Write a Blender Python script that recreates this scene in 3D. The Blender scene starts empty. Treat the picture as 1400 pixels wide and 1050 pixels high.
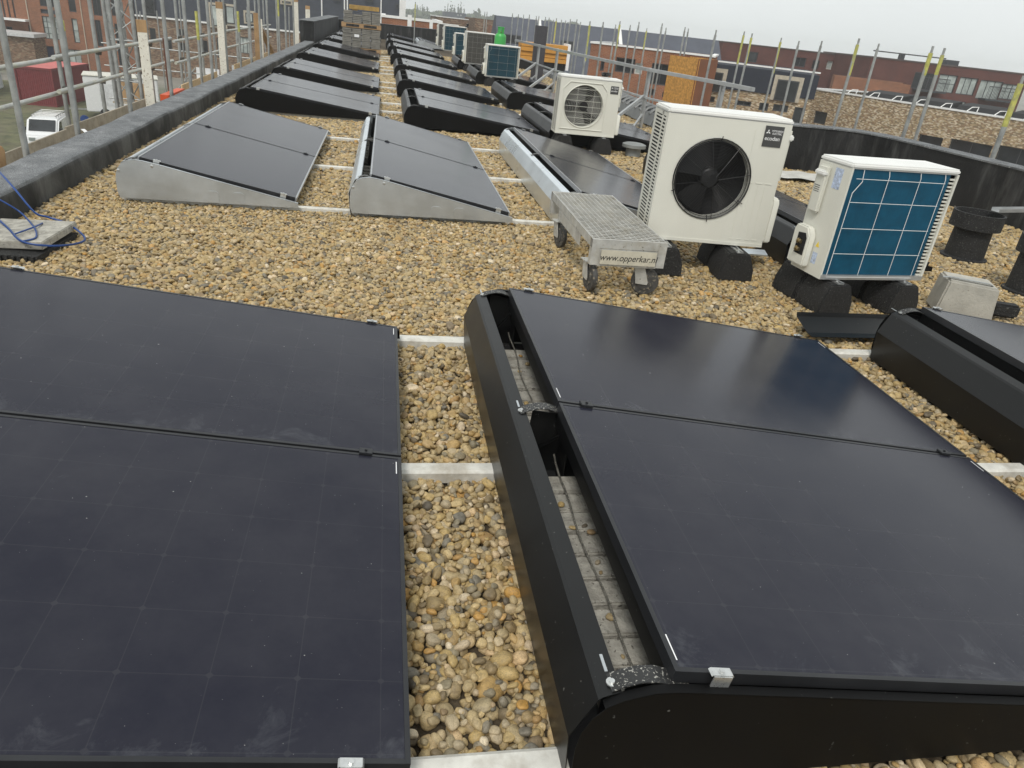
import bpy, bmesh, math, random
import numpy as np
from mathutils import Vector, Matrix, Euler

random.seed(7); rng = np.random.default_rng(7)
scene = bpy.context.scene
COL = scene.collection
rad = math.radians
# ------------------------------------------------------------------ camera model (surveyed from the photograph)
CR = ((0.98329749, 0.01969529, 0.18093688), (-0.15190146, -0.45882015, 0.87544847), (0.1002597, -0.88831085, -0.44816496))
CF, CH = 984.9094, 1.4676
def ray(px, py):
    v = ((px-700)/CF, (py-525)/CF, 1.0)
    return tuple(sum(CR[i][j]*v[j] for j in range(3)) for i in range(3))
def atY(px, py, Y):
    d = ray(px, py); t = Y/d[1]; return Vector((d[0]*t, Y, d[2]*t+CH))
def atX(px, py, X):
    d = ray(px, py); t = X/d[0]; return Vector((X, d[1]*t, d[2]*t+CH))
def atZ(px, py, Z=0.0):
    d = ray(px, py); t = (Z-CH)/d[2]; return Vector((d[0]*t, d[1]*t, Z))
GZ = -7.5          # street level below the roof

# ------------------------------------------------------------------ materials
MATS = {}
def nodes_of(name):
    m = bpy.data.materials.new(name); m.use_nodes = True
    nt = m.node_tree; return m, nt, nt.nodes, nt.links, nt.nodes['Principled BSDF']
def N(nt, t, **kw):
    n = nt.nodes.new(t)
    for k, v in kw.items():
        if k in n.inputs: n.inputs[k].default_value = v
        else: setattr(n, k, v)
    return n
def ramp(nt, stops, interp='LINEAR'):
    r = nt.nodes.new('ShaderNodeValToRGB'); cr = r.color_ramp; cr.interpolation = interp
    while len(cr.elements) > 1: cr.elements.remove(cr.elements[-1])
    cr.elements[0].position = stops[0][0]; cr.elements[0].color = (*stops[0][1], 1)
    for p, c in stops[1:]:
        e = cr.elements.new(p); e.color = (*c, 1)
    return r
def coords(nt, scale=(1, 1, 1)):
    tc = N(nt, 'ShaderNodeTexCoord'); oi = N(nt, 'ShaderNodeObjectInfo')
    mu = N(nt, 'ShaderNodeMath', operation='MULTIPLY'); mu.inputs[1].default_value = 37.0
    nt.links.new(oi.outputs['Random'], mu.inputs[0])
    mp = N(nt, 'ShaderNodeMapping'); mp.inputs['Scale'].default_value = scale
    nt.links.new(tc.outputs['Object'], mp.inputs['Vector']); nt.links.new(mu.outputs[0], mp.inputs['Location'])
    return mp.outputs['Vector']
def pm(name, col, rough=.5, metal=0., var=.18, scale=6., bump=0., bscale=60., spec=.5, streak=None, speck=None, rvar=.12):
    """principled material with colour mottling, optional streaks, specks and bump"""
    if name in MATS: return MATS[name]
    m, nt, nd, lk, b = nodes_of(name)
    v = coords(nt)
    n1 = N(nt, 'ShaderNodeTexNoise', Scale=scale, Detail=6., Roughness=.65); lk.new(v, n1.inputs['Vector'])
    c1 = tuple(max(0, x*(1-var)) for x in col); c2 = tuple(min(1, x*(1+var)) for x in col)
    r = ramp(nt, [(.3, c1), (.7, c2)]); lk.new(n1.outputs['Fac'], r.inputs['Fac']); out = r.outputs['Color']
    if streak:
        sc, amt, scol = streak
        v2 = coords(nt, sc)
        n2 = N(nt, 'ShaderNodeTexNoise', Scale=1., Detail=5., Roughness=.7); lk.new(v2, n2.inputs['Vector'])
        r2 = ramp(nt, [(.48, (0, 0, 0)), (.75, (amt, amt, amt))]); lk.new(n2.outputs['Fac'], r2.inputs['Fac'])
        mx = N(nt, 'ShaderNodeMix', data_type='RGBA'); lk.new(r2.outputs['Color'], mx.inputs[0]); lk.new(out, mx.inputs[6]); mx.inputs[7].default_value = (*scol, 1); out = mx.outputs[2]
    if speck:
        ss, thr, scol = speck
        n3 = N(nt, 'ShaderNodeTexNoise', Scale=ss, Detail=2., Roughness=.5); lk.new(v, n3.inputs['Vector'])
        r3 = ramp(nt, [(thr, (0, 0, 0)), (thr+.04, (.8, .8, .8))]); lk.new(n3.outputs['Fac'], r3.inputs['Fac'])
        mx = N(nt, 'ShaderNodeMix', data_type='RGBA'); lk.new(r3.outputs['Color'], mx.inputs[0]); lk.new(out, mx.inputs[6]); mx.inputs[7].default_value = (*scol, 1); out = mx.outputs[2]
    lk.new(out, b.inputs['Base Color'])
    rr = N(nt, 'ShaderNodeMapRange'); rr.inputs['To Min'].default_value = max(.02, rough-rvar); rr.inputs['To Max'].default_value = min(1, rough+rvar)
    lk.new(n1.outputs['Fac'], rr.inputs['Value']); lk.new(rr.outputs[0], b.inputs['Roughness'])
    b.inputs['Metallic'].default_value = metal; b.inputs['Specular IOR Level'].default_value = spec
    if bump:
        n4 = N(nt, 'ShaderNodeTexNoise', Scale=bscale, Detail=5.); lk.new(v, n4.inputs['Vector'])
        bp = N(nt, 'ShaderNodeBump'); bp.inputs['Strength'].default_value = bump; bp.inputs['Distance'].default_value = .01
        lk.new(n4.outputs['Fac'], bp.inputs['Height']); lk.new(bp.outputs['Normal'], b.inputs['Normal'])
    MATS[name] = m; return m

def brick_mat(name, c1, c2, mortar, pale=None, bw=.22, rh=.07):
    if name in MATS: return MATS[name]
    m, nt, nd, lk, b = nodes_of(name)
    tc = N(nt, 'ShaderNodeTexCoord'); sp = N(nt, 'ShaderNodeSeparateXYZ'); lk.new(tc.outputs['Object'], sp.inputs[0])
    ad = N(nt, 'ShaderNodeMath', operation='ADD'); lk.new(sp.outputs[0], ad.inputs[0]); lk.new(sp.outputs[1], ad.inputs[1])
    cb = N(nt, 'ShaderNodeCombineXYZ'); lk.new(ad.outputs[0], cb.inputs[0]); lk.new(sp.outputs[2], cb.inputs[1])
    bt = N(nt, 'ShaderNodeTexBrick'); bt.inputs['Scale'].default_value = 1.
    bt.inputs['Brick Width'].default_value = bw; bt.inputs['Row Height'].default_value = rh; bt.inputs['Mortar Size'].default_value = .008
    bt.inputs['Color1'].default_value = (*c1, 1); bt.inputs['Color2'].default_value = (*c2, 1); bt.inputs['Mortar'].default_value = (*mortar, 1); bt.inputs['Bias'].default_value = -.1
    lk.new(cb.outputs[0], bt.inputs['Vector'])
    out = bt.outputs['Color']
    # individual bricks of another colour: random value per brick cell
    dv = N(nt, 'ShaderNodeVectorMath', operation='DIVIDE'); dv.inputs[1].default_value = (bw, rh, 1); lk.new(cb.outputs[0], dv.inputs[0])
    # half-brick offset of every other course
    s2 = N(nt, 'ShaderNodeSeparateXYZ'); lk.new(dv.outputs[0], s2.inputs[0]); fy = N(nt, 'ShaderNodeMath', operation='FLOOR'); lk.new(s2.outputs[1], fy.inputs[0])
    wr = N(nt, 'ShaderNodeTexWhiteNoise', noise_dimensions='1D'); lk.new(fy.outputs[0], wr.inputs['W'])
    ax = N(nt, 'ShaderNodeMath', operation='ADD'); lk.new(s2.outputs[0], ax.inputs[0]); lk.new(wr.outputs['Value'], ax.inputs[1])
    c2b = N(nt, 'ShaderNodeCombineXYZ'); lk.new(ax.outputs[0], c2b.inputs[0]); lk.new(fy.outputs[0], c2b.inputs[1])
    fl = N(nt, 'ShaderNodeVectorMath', operation='FLOOR'); lk.new(c2b.outputs[0], fl.inputs[0])
    wn = N(nt, 'ShaderNodeTexWhiteNoise', noise_dimensions='3D'); lk.new(fl.outputs[0], wn.inputs['Vector'])
    n1 = N(nt, 'ShaderNodeTexNoise', Scale=.7, Detail=6.); lk.new(cb.outputs[0], n1.inputs['Vector'])
    mx = N(nt, 'ShaderNodeMix', data_type='RGBA', blend_type='MULTIPLY'); mx.inputs[0].default_value = .45
    rr = ramp(nt, [(.3, (.55, .55, .55)), (.7, (1.25, 1.2, 1.15))]); lk.new(n1.outputs['Fac'], rr.inputs['Fac'])
    lk.new(out, mx.inputs[6]); lk.new(rr.outputs[0], mx.inputs[7]); out = mx.outputs[2]
    if pale:
        r2 = ramp(nt, [(0, tuple(x*.45 for x in c1)), (.18, c2), (.40, c1), (.62, tuple(x*.8 for x in pale)), (.80, pale), (.9, tuple(x*.75 for x in c1)), (1, c1)], 'CONSTANT'); lk.new(wn.outputs['Value'], r2.inputs['Fac'])
        m2 = N(nt, 'ShaderNodeMix', data_type='RGBA'); m2.inputs[0].default_value = .8; lk.new(out, m2.inputs[6]); lk.new(r2.outputs['Color'], m2.inputs[7]); out = m2.outputs[2]
    lk.new(out, b.inputs['Base Color']); b.inputs['Roughness'].default_value = .9; b.inputs['Specular IOR Level'].default_value = .2
    MATS[name] = m; return m

def panel_mat():
    m, nt, nd, lk, b = nodes_of('solar_glass')
    tc = N(nt, 'ShaderNodeTexCoord'); sp = N(nt, 'ShaderNodeSeparateXYZ'); lk.new(tc.outputs['Object'], sp.inputs[0])
    def cell(o):
        a = N(nt, 'ShaderNodeMath', operation='ADD'); a.inputs[1].default_value = -.021; lk.new(o, a.inputs[0])
        d = N(nt, 'ShaderNodeMath', operation='DIVIDE'); d.inputs[1].default_value = .182; lk.new(a.outputs[0], d.inputs[0])
        f = N(nt, 'ShaderNodeMath', operation='FRACT'); lk.new(d.outputs[0], f.inputs[0])
        s = N(nt, 'ShaderNodeMath', operation='SUBTRACT'); s.inputs[1].default_value = .5; lk.new(f.outputs[0], s.inputs[0])
        q = N(nt, 'ShaderNodeMath', operation='ABSOLUTE'); lk.new(s.outputs[0], q.inputs[0]); return q.outputs[0]   # .5 on a line
    ex, ey = cell(sp.outputs[0]), cell(sp.outputs[1])
    mxm = N(nt, 'ShaderNodeMath', operation='MAXIMUM'); lk.new(ex, mxm.inputs[0]); lk.new(ey, mxm.inputs[1])
    ln = ramp(nt, [(.492, (0, 0, 0)), (.497, (1, 1, 1))]); lk.new(mxm.outputs[0], ln.inputs['Fac'])
    sm = N(nt, 'ShaderNodeMath', operation='ADD'); lk.new(ex, sm.inputs[0]); lk.new(ey, sm.inputs[1])
    dm = ramp(nt, [(.945, (0, 0, 0)), (.955, (1, 1, 1))]); lk.new(sm.outputs[0], dm.inputs['Fac'])
    lm = N(nt, 'ShaderNodeMath', operation='MAXIMUM'); lk.new(ln.outputs[0], lm.inputs[0]); lk.new(dm.outputs[0], lm.inputs[1])
    # fine fingers of the cells
    mx = N(nt, 'ShaderNodeMix', data_type='RGBA'); mx.inputs[6].default_value = (.0082, .0090, .0195, 1); mx.inputs[7].default_value = (.021, .022, .031, 1)
    lk.new(lm.outputs[0], mx.inputs[0])
    v = coords(nt)
    n1 = N(nt, 'ShaderNodeTexNoise', Scale=2.2, Detail=7., Roughness=.7); lk.new(v, n1.inputs['Vector'])
    r1 = ramp(nt, [(.35, (.02, .02, .02)), (.75, (.10, .10, .10))]); lk.new(n1.outputs['Fac'], r1.inputs['Fac'])
    m1 = N(nt, 'ShaderNodeMix', data_type='RGBA'); lk.new(r1.outputs[0], m1.inputs[0]); lk.new(mx.outputs[2], m1.inputs[6]); m1.inputs[7].default_value = (.205, .20, .20, 1)
    # grime specks: voronoi dots
    out = m1.outputs[2]
    for sc, thr, amt in ((34., .07, .45), (90., .09, .28), (11., .04, .35)):
        vo = N(nt, 'ShaderNodeTexVoronoi', Scale=sc, Randomness=1.); lk.new(v, vo.inputs['Vector'])
        wn = N(nt, 'ShaderNodeSeparateColor'); lk.new(vo.outputs['Color'], wn.inputs[0])
        lt = N(nt, 'ShaderNodeMath', operation='LESS_THAN'); lt.inputs[1].default_value = .22; lk.new(wn.outputs[0], lt.inputs[0])
        ml = N(nt, 'ShaderNodeMath', operation='MULTIPLY'); ml.inputs[1].default_value = thr; lk.new(wn.outputs[1], ml.inputs[0])
        l2 = N(nt, 'ShaderNodeMath', operation='LESS_THAN'); lk.new(vo.outputs['Distance'], l2.inputs[0]); lk.new(ml.outputs[0], l2.inputs[1])
        a = N(nt, 'ShaderNodeMath', operation='MULTIPLY'); lk.new(lt.outputs[0], a.inputs[0]); lk.new(l2.outputs[0], a.inputs[1])
        a2 = N(nt, 'ShaderNodeMath', operation='MULTIPLY'); a2.inputs[1].default_value = amt; lk.new(a.outputs[0], a2.inputs[0])
        k = N(nt, 'ShaderNodeMix', data_type='RGBA'); lk.new(a2.outputs[0], k.inputs[0]); lk.new(out, k.inputs[6]); k.inputs[7].default_value = (.55, .55, .53, 1); out = k.outputs[2]
    # dried smears (low frequency, sharp edged, sparse)
    n2 = N(nt, 'ShaderNodeTexNoise', Scale=7., Detail=9., Roughness=.75, Distortion=.6); lk.new(v, n2.inputs['Vector'])
    edge = N(nt, 'ShaderNodeMapRange'); edge.inputs['From Min'].default_value = .02; edge.inputs['From Max'].default_value = .20; edge.inputs['To Min'].default_value = .17; edge.inputs['To Max'].default_value = 0.; lk.new(sp.outputs[1], edge.inputs['Value'])
    ea = N(nt, 'ShaderNodeMath', operation='ADD'); lk.new(n2.outputs['Fac'], ea.inputs[0]); lk.new(edge.outputs[0], ea.inputs[1])
    r2 = ramp(nt, [(.67, (0, 0, 0)), (.84, (.10, .10, .10))]); lk.new(ea.outputs[0], r2.inputs['Fac'])
    k = N(nt, 'ShaderNodeMix', data_type='RGBA'); lk.new(r2.outputs[0], k.inputs[0]); lk.new(out, k.inputs[6]); k.inputs[7].default_value = (.34, .36, .38, 1)
    lk.new(k.outputs[2], b.inputs['Base Color'])
    rr = N(nt, 'ShaderNodeMapRange'); rr.inputs['To Min'].default_value = .14; rr.inputs['To Max'].default_value = .25; lk.new(n1.outputs['Fac'], rr.inputs['Value']); lk.new(rr.outputs[0], b.inputs['Roughness'])
    b.inputs['IOR'].default_value = 1.30
    MATS['solar_glass'] = m; return m

# ------------------------------------------------------------------ mesh builder
class MB:
    def __init__(s): s.v = []; s.f = []
    def add(s, vs, fs):
        o = len(s.v); s.v += [tuple(p) for p in vs]; s.f += [tuple(i+o for i in f) for f in fs]; return s
    def box(s, a, b):
        x0, y0, z0 = (min(a[i], b[i]) for i in range(3)); x1, y1, z1 = (max(a[i], b[i]) for i in range(3))
        return s.add([(x0,y0,z0),(x1,y0,z0),(x1,y1,z0),(x0,y1,z0),(x0,y0,z1),(x1,y0,z1),(x1,y1,z1),(x0,y1,z1)],
                     [(0,3,2,1),(4,5,6,7),(0,1,5,4),(1,2,6,5),(2,3,7,6),(3,0,4,7)])
    def obox(s, c, size, rot=(0, 0, 0)):
        M = Euler(rot).to_matrix(); h = [x/2 for x in size]; o = len(s.v)
        s.box([-x for x in h], h)
        for i in range(o, len(s.v)): s.v[i] = tuple(M @ Vector(s.v[i]) + Vector(c))
        return s
    def tube(s, pts, r, n=8, cap=True):
        pts = [Vector(p) for p in pts]; o = len(s.v); k = len(pts); rs = r if isinstance(r, (list, tuple)) else [r]*k
        up = None
        for i, p in enumerate(pts):
            d = (pts[min(i+1, k-1)] - pts[max(i-1, 0)]).normalized()
            if up is None: up = Vector((0, 0, 1)) if abs(d.z) < .9 else Vector((1, 0, 0))
            a = d.cross(up).normalized(); b = a.cross(d).normalized(); up = b
            for j in range(n):
                t = 2*math.pi*j/n; s.v.append(tuple(p + (a*math.cos(t) + b*math.sin(t))*rs[i]))
        for i in range(k-1):
            for j in range(n):
                s.f.append((o+i*n+j, o+i*n+(j+1) % n, o+(i+1)*n+(j+1) % n, o+(i+1)*n+j))
        if cap:
            s.f.append(tuple(o+j for j in range(n))[::-1]); s.f.append(tuple(o+(k-1)*n+j for j in range(n)))
        return s
    def prism(s, poly, a, b, axis='y'):
        n = len(poly); o = len(s.v)
        ar = sum(poly[i][0]*poly[(i+1) % n][1]-poly[(i+1) % n][0]*poly[i][1] for i in range(n))
        if ar < 0: poly = poly[::-1]
        mk = {'y': lambda p, t: (p[0], t, p[1]), 'x': lambda p, t: (t, p[0], p[1]), 'z': lambda p, t: (p[0], p[1], t)}[axis]
        for t in (a, b): s.v += [mk(p, t) for p in poly]
        f1 = tuple(o+i for i in range(n)); f2 = tuple(o+n+i for i in range(n))
        sides = [(o+i, o+(i+1) % n, o+n+(i+1) % n, o+n+i) for i in range(n)]
        fs = [f1[::-1], f2] + sides
        if (axis == 'y') == (b > a): fs = [f[::-1] for f in fs]
        s.f += fs; return s
    def sheet(s, line, t, a, b, axis='y'):
        """folded sheet: 2D polyline given thickness t, extruded a..b"""
        pts = [Vector((p[0], p[1])) for p in line]; off = []
        for i, p in enumerate(pts):
            d = (pts[min(i+1, len(pts)-1)] - pts[max(i-1, 0)]).normalized(); off.append(p + Vector((-d.y, d.x))*t)
        return s.prism([tuple(p) for p in pts] + [tuple(p) for p in off[::-1]], a, b, axis)
    def lathe(s, prof, n=24, c=(0, 0, 0), axis='z'):
        o = len(s.v); k = len(prof)
        for r, z in prof:
            for j in range(n):
                t = 2*math.pi*j/n; p = (r*math.cos(t), r*math.sin(t), z)
                if axis == 'y': p = (p[0], p[2], p[1])
                if axis == 'x': p = (p[2], p[0], p[1])
                s.v.append((p[0]+c[0], p[1]+c[1], p[2]+c[2]))
        for i in range(k-1):
            for j in range(n):
                f = (o+i*n+j, o+i*n+(j+1) % n, o+(i+1)*n+(j+1) % n, o+(i+1)*n+j)
                s.f.append(f[::-1] if axis == 'y' else f)
        return s
    def xf(s, M):
        s.v = [tuple(M @ Vector(p)) for p in s.v]; return s
    def build(s, name, mat, parent=None, loc=None, rot=None, smooth=None, bevel=0):
        me = bpy.data.meshes.new(name); me.from_pydata(s.v, [], s.f); me.validate(); me.update()
        if bevel:
            bm = bmesh.new(); bm.from_mesh(me)
            es = [e for e in bm.edges if len(e.link_faces) == 2 and e.calc_face_angle(0) > .5]
            bmesh.ops.bevel(bm, geom=es, offset=bevel, segments=2, affect='EDGES', clamp_overlap=True)
            bm.to_mesh(me); bm.free()
            if smooth is None: smooth = 35
        if smooth:
            me.shade_smooth(); me.set_sharp_from_angle(angle=rad(smooth))
        if mat: me.materials.append(mat)
        o = bpy.data.objects.new(name, me); COL.objects.link(o)
        if loc is not None: o.location = loc
        if rot is not None: o.rotation_euler = rot
        if parent: o.parent = parent
        return o
def B(a, b): return MB().box(a, b)
def tag(o, label=None, cat=None, group=None, kind=None):
    if label: o['label'] = label
    if cat: o['category'] = cat
    if group: o['group'] = group
    if kind: o['kind'] = kind
    return o
def empty(name, loc, rz=0., label=None, cat=None, group=None):
    o = bpy.data.objects.new(name, None); COL.objects.link(o); o.empty_display_size = .1
    o.location = loc; o.rotation_euler = (0, 0, rz); return tag(o, label, cat, group)
def copy_tree(o, parent=None):
    c = o.copy(); COL.objects.link(c)
    if parent: c.parent = parent
    for ch in list(o.children): copy_tree(ch, c)
    return c
def text(name, body, size, mat, parent, loc, rot, sx=1., shear=0., align='CENTER', thick=.0006):
    cu = bpy.data.curves.new(name, 'FONT'); cu.body = body; cu.size = size; cu.extrude = thick; cu.align_x = align; cu.align_y = 'CENTER'; cu.shear = shear
    t = bpy.data.objects.new(name, cu); COL.objects.link(t)
    dg = bpy.context.evaluated_depsgraph_get(); dg.update()
    me = bpy.data.meshes.new_from_object(t.evaluated_get(dg)); bpy.data.objects.remove(t)
    me.materials.clear(); me.materials.append(mat)
    o = bpy.data.objects.new(name, me); COL.objects.link(o); o.location = loc; o.rotation_euler = rot; o.scale = (sx, 1, 1); o.parent = parent
    return o

# ------------------------------------------------------------------ shared materials
GLASS = panel_mat()
BLACK = pm('black_coated_steel', (.0065, .0068, .007), rough=.36, var=.25, scale=3, spec=.36, speck=(70, .72, (.12, .12, .11)))
SILVER = pm('galvanised_sheet', (.54, .57, .59), rough=.40, metal=.75, var=.12, scale=4, streak=((2, 2, 9), .35, (.40, .41, .40)))
PLATE = pm('matt_black_plate', (.004, .004, .0042), rough=.5, var=.3, scale=3, spec=.14, speck=(60, .73, (.10, .10, .095)))
PALE = pm('bright_galvanised_sheet', (.68, .73, .76), rough=.3, metal=.7, var=.1, scale=3)
FRAMEM = pm('black_anodised_frame', (.03, .031, .034), rough=.35, metal=.4, var=.2)
FRAMES = pm('silver_anodised_frame', (.45, .46, .47), rough=.35, metal=.8, var=.1)
CLAMPM = pm('bright_clamp_steel', (.62, .63, .62), rough=.3, metal=.8, var=.15, scale=40)
RAILM = pm('weathered_white_rail', (.62, .61, .56), rough=.6, var=.18, scale=14, streak=((6, 6, 6), .7, (.25, .20, .13)))
PAVER = pm('concrete_paver', (.38, .365, .32), rough=.95, var=.38, scale=22, bump=.7, bscale=140, speck=(70, .66, (.06, .05, .04)), streak=((9, 9, 9), .5, (.20, .18, .145)))
CONC = pm('cast_concrete', (.40, .385, .34), rough=.95, var=.16, scale=9, bump=.3, bscale=90, speck=(60, .7, (.2, .18, .15)))
RUBBER = pm('recycled_rubber', (.012, .012, .012), rough=.75, var=.4, scale=18, bump=.8, bscale=70, speck=(95, .64, (.10, .10, .09)))
CREAM = pm('cream_enamel', (.66, .655, .585), rough=.38, var=.03, scale=3, streak=((5, 5, 1.2), .12, (.45, .43, .36)))
CREAMT = pm('white_enamel_lid', (.74, .74, .71), rough=.4, var=.03, scale=3)
DARKG = pm('dark_void', (.006, .006, .007), rough=.8, var=.3)
FANM = pm('black_fan_plastic', (.014, .014, .015), rough=.4, var=.2)
WIREM = pm('black_wire', (.015, .015, .016), rough=.4, var=.2)
COILB = pm('blue_coil_fins', (.002, .080, .148), rough=.42, var=.22, scale=9, streak=((90, 90, 3), .35, (.004, .05, .10)), metal=.3)
COILG = pm('grey_coil_fins', (.075, .072, .066), rough=.5, var=.2, scale=9, streak=((90, 90, 3), .4, (.03, .03, .03)), metal=.3)
WGRIDG = pm('grey_wire', (.28, .28, .27), rough=.5, var=.1)
WGRID = pm('white_wire', (.72, .73, .72), rough=.45, var=.06)
BADGE = pm('grey_badge', (.055, .056, .055), rough=.4, var=.08)
WHITE = pm('white_print', (.8, .8, .8), rough=.5, var=.03)
GALV = pm('galvanised_tube', (.36, .37, .36), rough=.42, metal=.55, var=.28, scale=7, streak=((9, 9, 3), .5, (.16, .15, .13)))
ALU = pm('aluminium_section', (.50, .51, .51), rough=.38, metal=.7, var=.12, scale=5)
YELP = pm('yellow_paint', (.44, .43, .11), rough=.65, var=.3, scale=14, streak=((16, 16, 9), .9, (.27, .27, .22)))
BITU = pm('bitumen_membrane', (.014, .0145, .015), rough=.6, spec=.3, var=.5, scale=2.2, bump=.3, bscale=40, streak=((4.5, 4.5, .8), .42, (.16, .16, .155)))
BITUT = pm('slate_grit_membrane', (.135, .142, .148), rough=.9, var=.5, scale=4.5, bump=.8, bscale=120, speck=(45, .62, (.34, .35, .35)), streak=((2.2, .7, 1), .6, (.05, .052, .055)))
PLY = pm('weathered_plywood', (.42, .37, .29), rough=.85, var=.22, scale=5, streak=((14, 1.2, 14), .6, (.23, .18, .12)))
TIMBER = pm('raw_timber', (.38, .24, .12), rough=.8, var=.25, scale=5, streak=((30, 30, 2), .5, (.18, .10, .05)))
LTIMB = pm('pale_timber', (.62, .46, .27), rough=.8, var=.12, scale=6, streak=((30, 2, 30), .4, (.40, .27, .14)))
WPOST = pm('chipped_white_paint', (.72, .69, .60), rough=.7, var=.1, scale=9, speck=(45, .62, (.33, .27, .19)))
OSB = pm('osb_board', (.50, .26, .065), rough=.75, var=.45, scale=16, streak=((22, 22, 7), .7, (.24, .12, .03)))
REDPLY = pm('red_brown_plywood', (.20, .065, .022), rough=.6, var=.18, scale=3, streak=((20, 20, 1.5), .5, (.12, .035, .012)))
ORANGE = pm('orange_board', (.52, .25, .045), rough=.6, var=.15, scale=4)
GREEN = pm('green_cylinder_paint', (.045, .36, .07), rough=.35, var=.1)
BLUEP = pm('blue_plastic', (.009, .048, .20), rough=.4, var=.15, speck=(30, .72, (.35, .4, .5)))
CABLE = pm('dusty_cable', (.11, .105, .09), rough=.8, var=.6, scale=40, speck=(260, .6, (.40, .38, .32)))
PINK = pm('red_cable', (.40, .09, .07), rough=.5, var=.1)
YGRN = pm('earth_cable', (.28, .34, .05), rough=.5, var=.2)
STICK = pm('blue_white_sticker', (.45, .52, .66), rough=.4, var=.5, scale=60)
YSTICK = pm('yellow_warning_sticker', (.75, .55, .05), rough=.4, var=.2)
# ------------------------------------------------------------------ solar arrays
PL, PW, PT = 1.722, 1.134, .032
STRAPM = pm('splashed_black_strap', (.02, .02, .02), rough=.5, var=.3, speck=(170, .60, (.40, .39, .35)))
def make_array(kind, style):
    """local frame: x from the foot of the deflector towards the low edge, y along the row, two panels"""
    wide = kind == 'wide'
    hx, hz, lx, lz = (.198, .327, 1.905, .108) if wide else (.155, .322, 1.262, .094)
    sy = PW if wide else PL            # panel size along y
    tl = math.atan2(hz-lz, lx-hx); slope = math.hypot(lx-hx, hz-lz)
    gap = .012; Y1 = 2*sy+gap
    sheetm = BLACK if style == 'black' else SILVER; frm = FRAMEM if style == 'black' else FRAMES
    root = empty('solar_array', (0, 0, 0))
    for k in range(2):
        y0 = k*(sy+gap)
        pn = MB().box((.011, .011, -PT+.004), (slope-.011, sy-.011, -.0018)).build('solar_panel', GLASS, root, (hx, y0, hz), (0, tl, 0))
        fr = MB(); fw = .0115
        ed_ = fr if wide else MB()
        ed_.box((0, 0, -PT), (fw, sy, 0)).box((slope-fw, 0, -PT), (slope, sy, 0))
        fr.box((fw, 0, -PT), (slope-fw, fw, -.0004)).box((fw, sy-fw, -PT), (slope-fw, sy, -.0004))
        if wide: fr.build('frame', FRAMEM, pn)
        else:
            et = FRAMES if style != 'black' else FRAMEM
            B((0, 0, -PT), (fw, sy, 0)).build('edge_trim', et, pn); B((slope-fw, 0, -PT), (slope, sy, 0)).build('edge_trim', et, pn)
            B((fw, 0, -PT), (slope-fw, fw, -.0004)).build('frame_bar', FRAMEM, pn); B((fw, sy-fw, -PT), (slope-fw, sy, -.0004)).build('frame_bar', FRAMEM, pn)
        if wide:
            MB().box((.0135, .03, -.001), (.0165, .10, -.0006)).build('edge_label', WHITE, pn); MB().box((slope-.019, sy-.10, -.001), (slope-.016, sy-.03, -.0006)).build('edge_label', WHITE, pn)
    # ground tray
    MB().box((.02, .0, .030), (lx-.04, Y1, .034)).build('tray', DARKG, root)
    # wind deflector: folded sheet
    line = [(.006, .012), (-.006, .168), (.042, .272), (.049, .278), (.086, .290), (.088, .282)]
    d = MB().sheet(line, .0022, -.014, Y1+.014)
    MB().box((hx+.004, .01, hz-.105), (hx+.022, Y1-.01, hz-PT-.004)).build('edge_rail', BLACK, root)
    d.build('wind_deflector', sheetm if style == 'black' else PALE, root)
    # end plates with a folded top flange
    top = [(.004, .155), (.010, .20), (.028, .244), (.050, .268), (.088, .288), (.15, .303), (.20, .302), (.30, .289)]
    if not wide: top = [(.004, .155), (.010, .20), (.028, .244), (.050, .272), (.088, .293), (.15, .304), (.20, .298), (.30, .280)]
    end = (lx+.012, lz-.030)
    poly = [(.02, .028), (.006, .07)] + top + [end, (lx+.016, .030)]
    ye = .034 if style == 'black' else .058
    for yb, s in ((-ye, 1), (Y1+ye, -1)):
        p = MB().prism(poly, yb, yb+s*.0016)
        fl = [q for q in top[3:]] + [end]
        p.sheet([(a, b+.0012) for a, b in fl], .0018, yb, yb+s*.022)
        if s == 1 and style != 'black':            # pressed feet in the galvanised plate
            for px in (.62, .80):
                p.prism([(px, .034), (px+.09, .034), (px+.085, .105), (px+.07, .118), (px+.02, .118), (px+.005, .105)], yb-.004, yb)
        e = p.build('end_plate', PLATE if style == 'black' else SILVER, root, smooth=20)
        b = MB()
        for bx, bz in (((.03, .225), (.26, .270)) if style != 'black' else ()): MB().lathe([(0, -.006), (.006, -.006), (.011, 0), (.011, .002)], 10, (bx, yb-s*.001, bz), 'y').build('bolt', CLAMPM, e)
    # curved cross straps between the deflector and the panel edge, with a bracket below
    for yc in (.012, Y1/2, Y1-.012):
        arc = [(.068, .287), (.095, .300), (.13, .308), (.16, .307), (.19, .297), (.235, .283)] if wide else [(.068, .287), (.09, .300), (.115, .305), (.135, .302), (.155, .292), (.18, .281)]
        st = MB().sheet(arc, .003, yc-.022, yc+.022)
        st.build('cross_strap', STRAPM, root)
        MB().box((.066, yc+.03, .2868), (.0725, yc+.075, .2886)).build('slot', SILVER, root, None, (0, 0, 0))
        br = MB()
        br.prism([(.10, .036), (.24, .036), (.21, .27), (.115, .285)], yc+.014, yc+.017)
        ya, yb2 = max(yc-.09, -.02), min(yc+.09, Y1+.02)
        br.box((.10, ya, .036), (.104, yb2, .22)); br.box((.225, ya, .036), (.229, yb2, .25))
        br.tube([(.11, yb2-.02, .06), (.22, ya+.02, .25)], .006, 6)
        br.build('bracket', BLACK, root)
        b = MB().lathe([(.0, .007), (.006, .007), (.006, .003), (.012, .003), (.012, 0)], 12, (.072, yc, .2895))
        b.build('bolt', CLAMPM, root)
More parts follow.
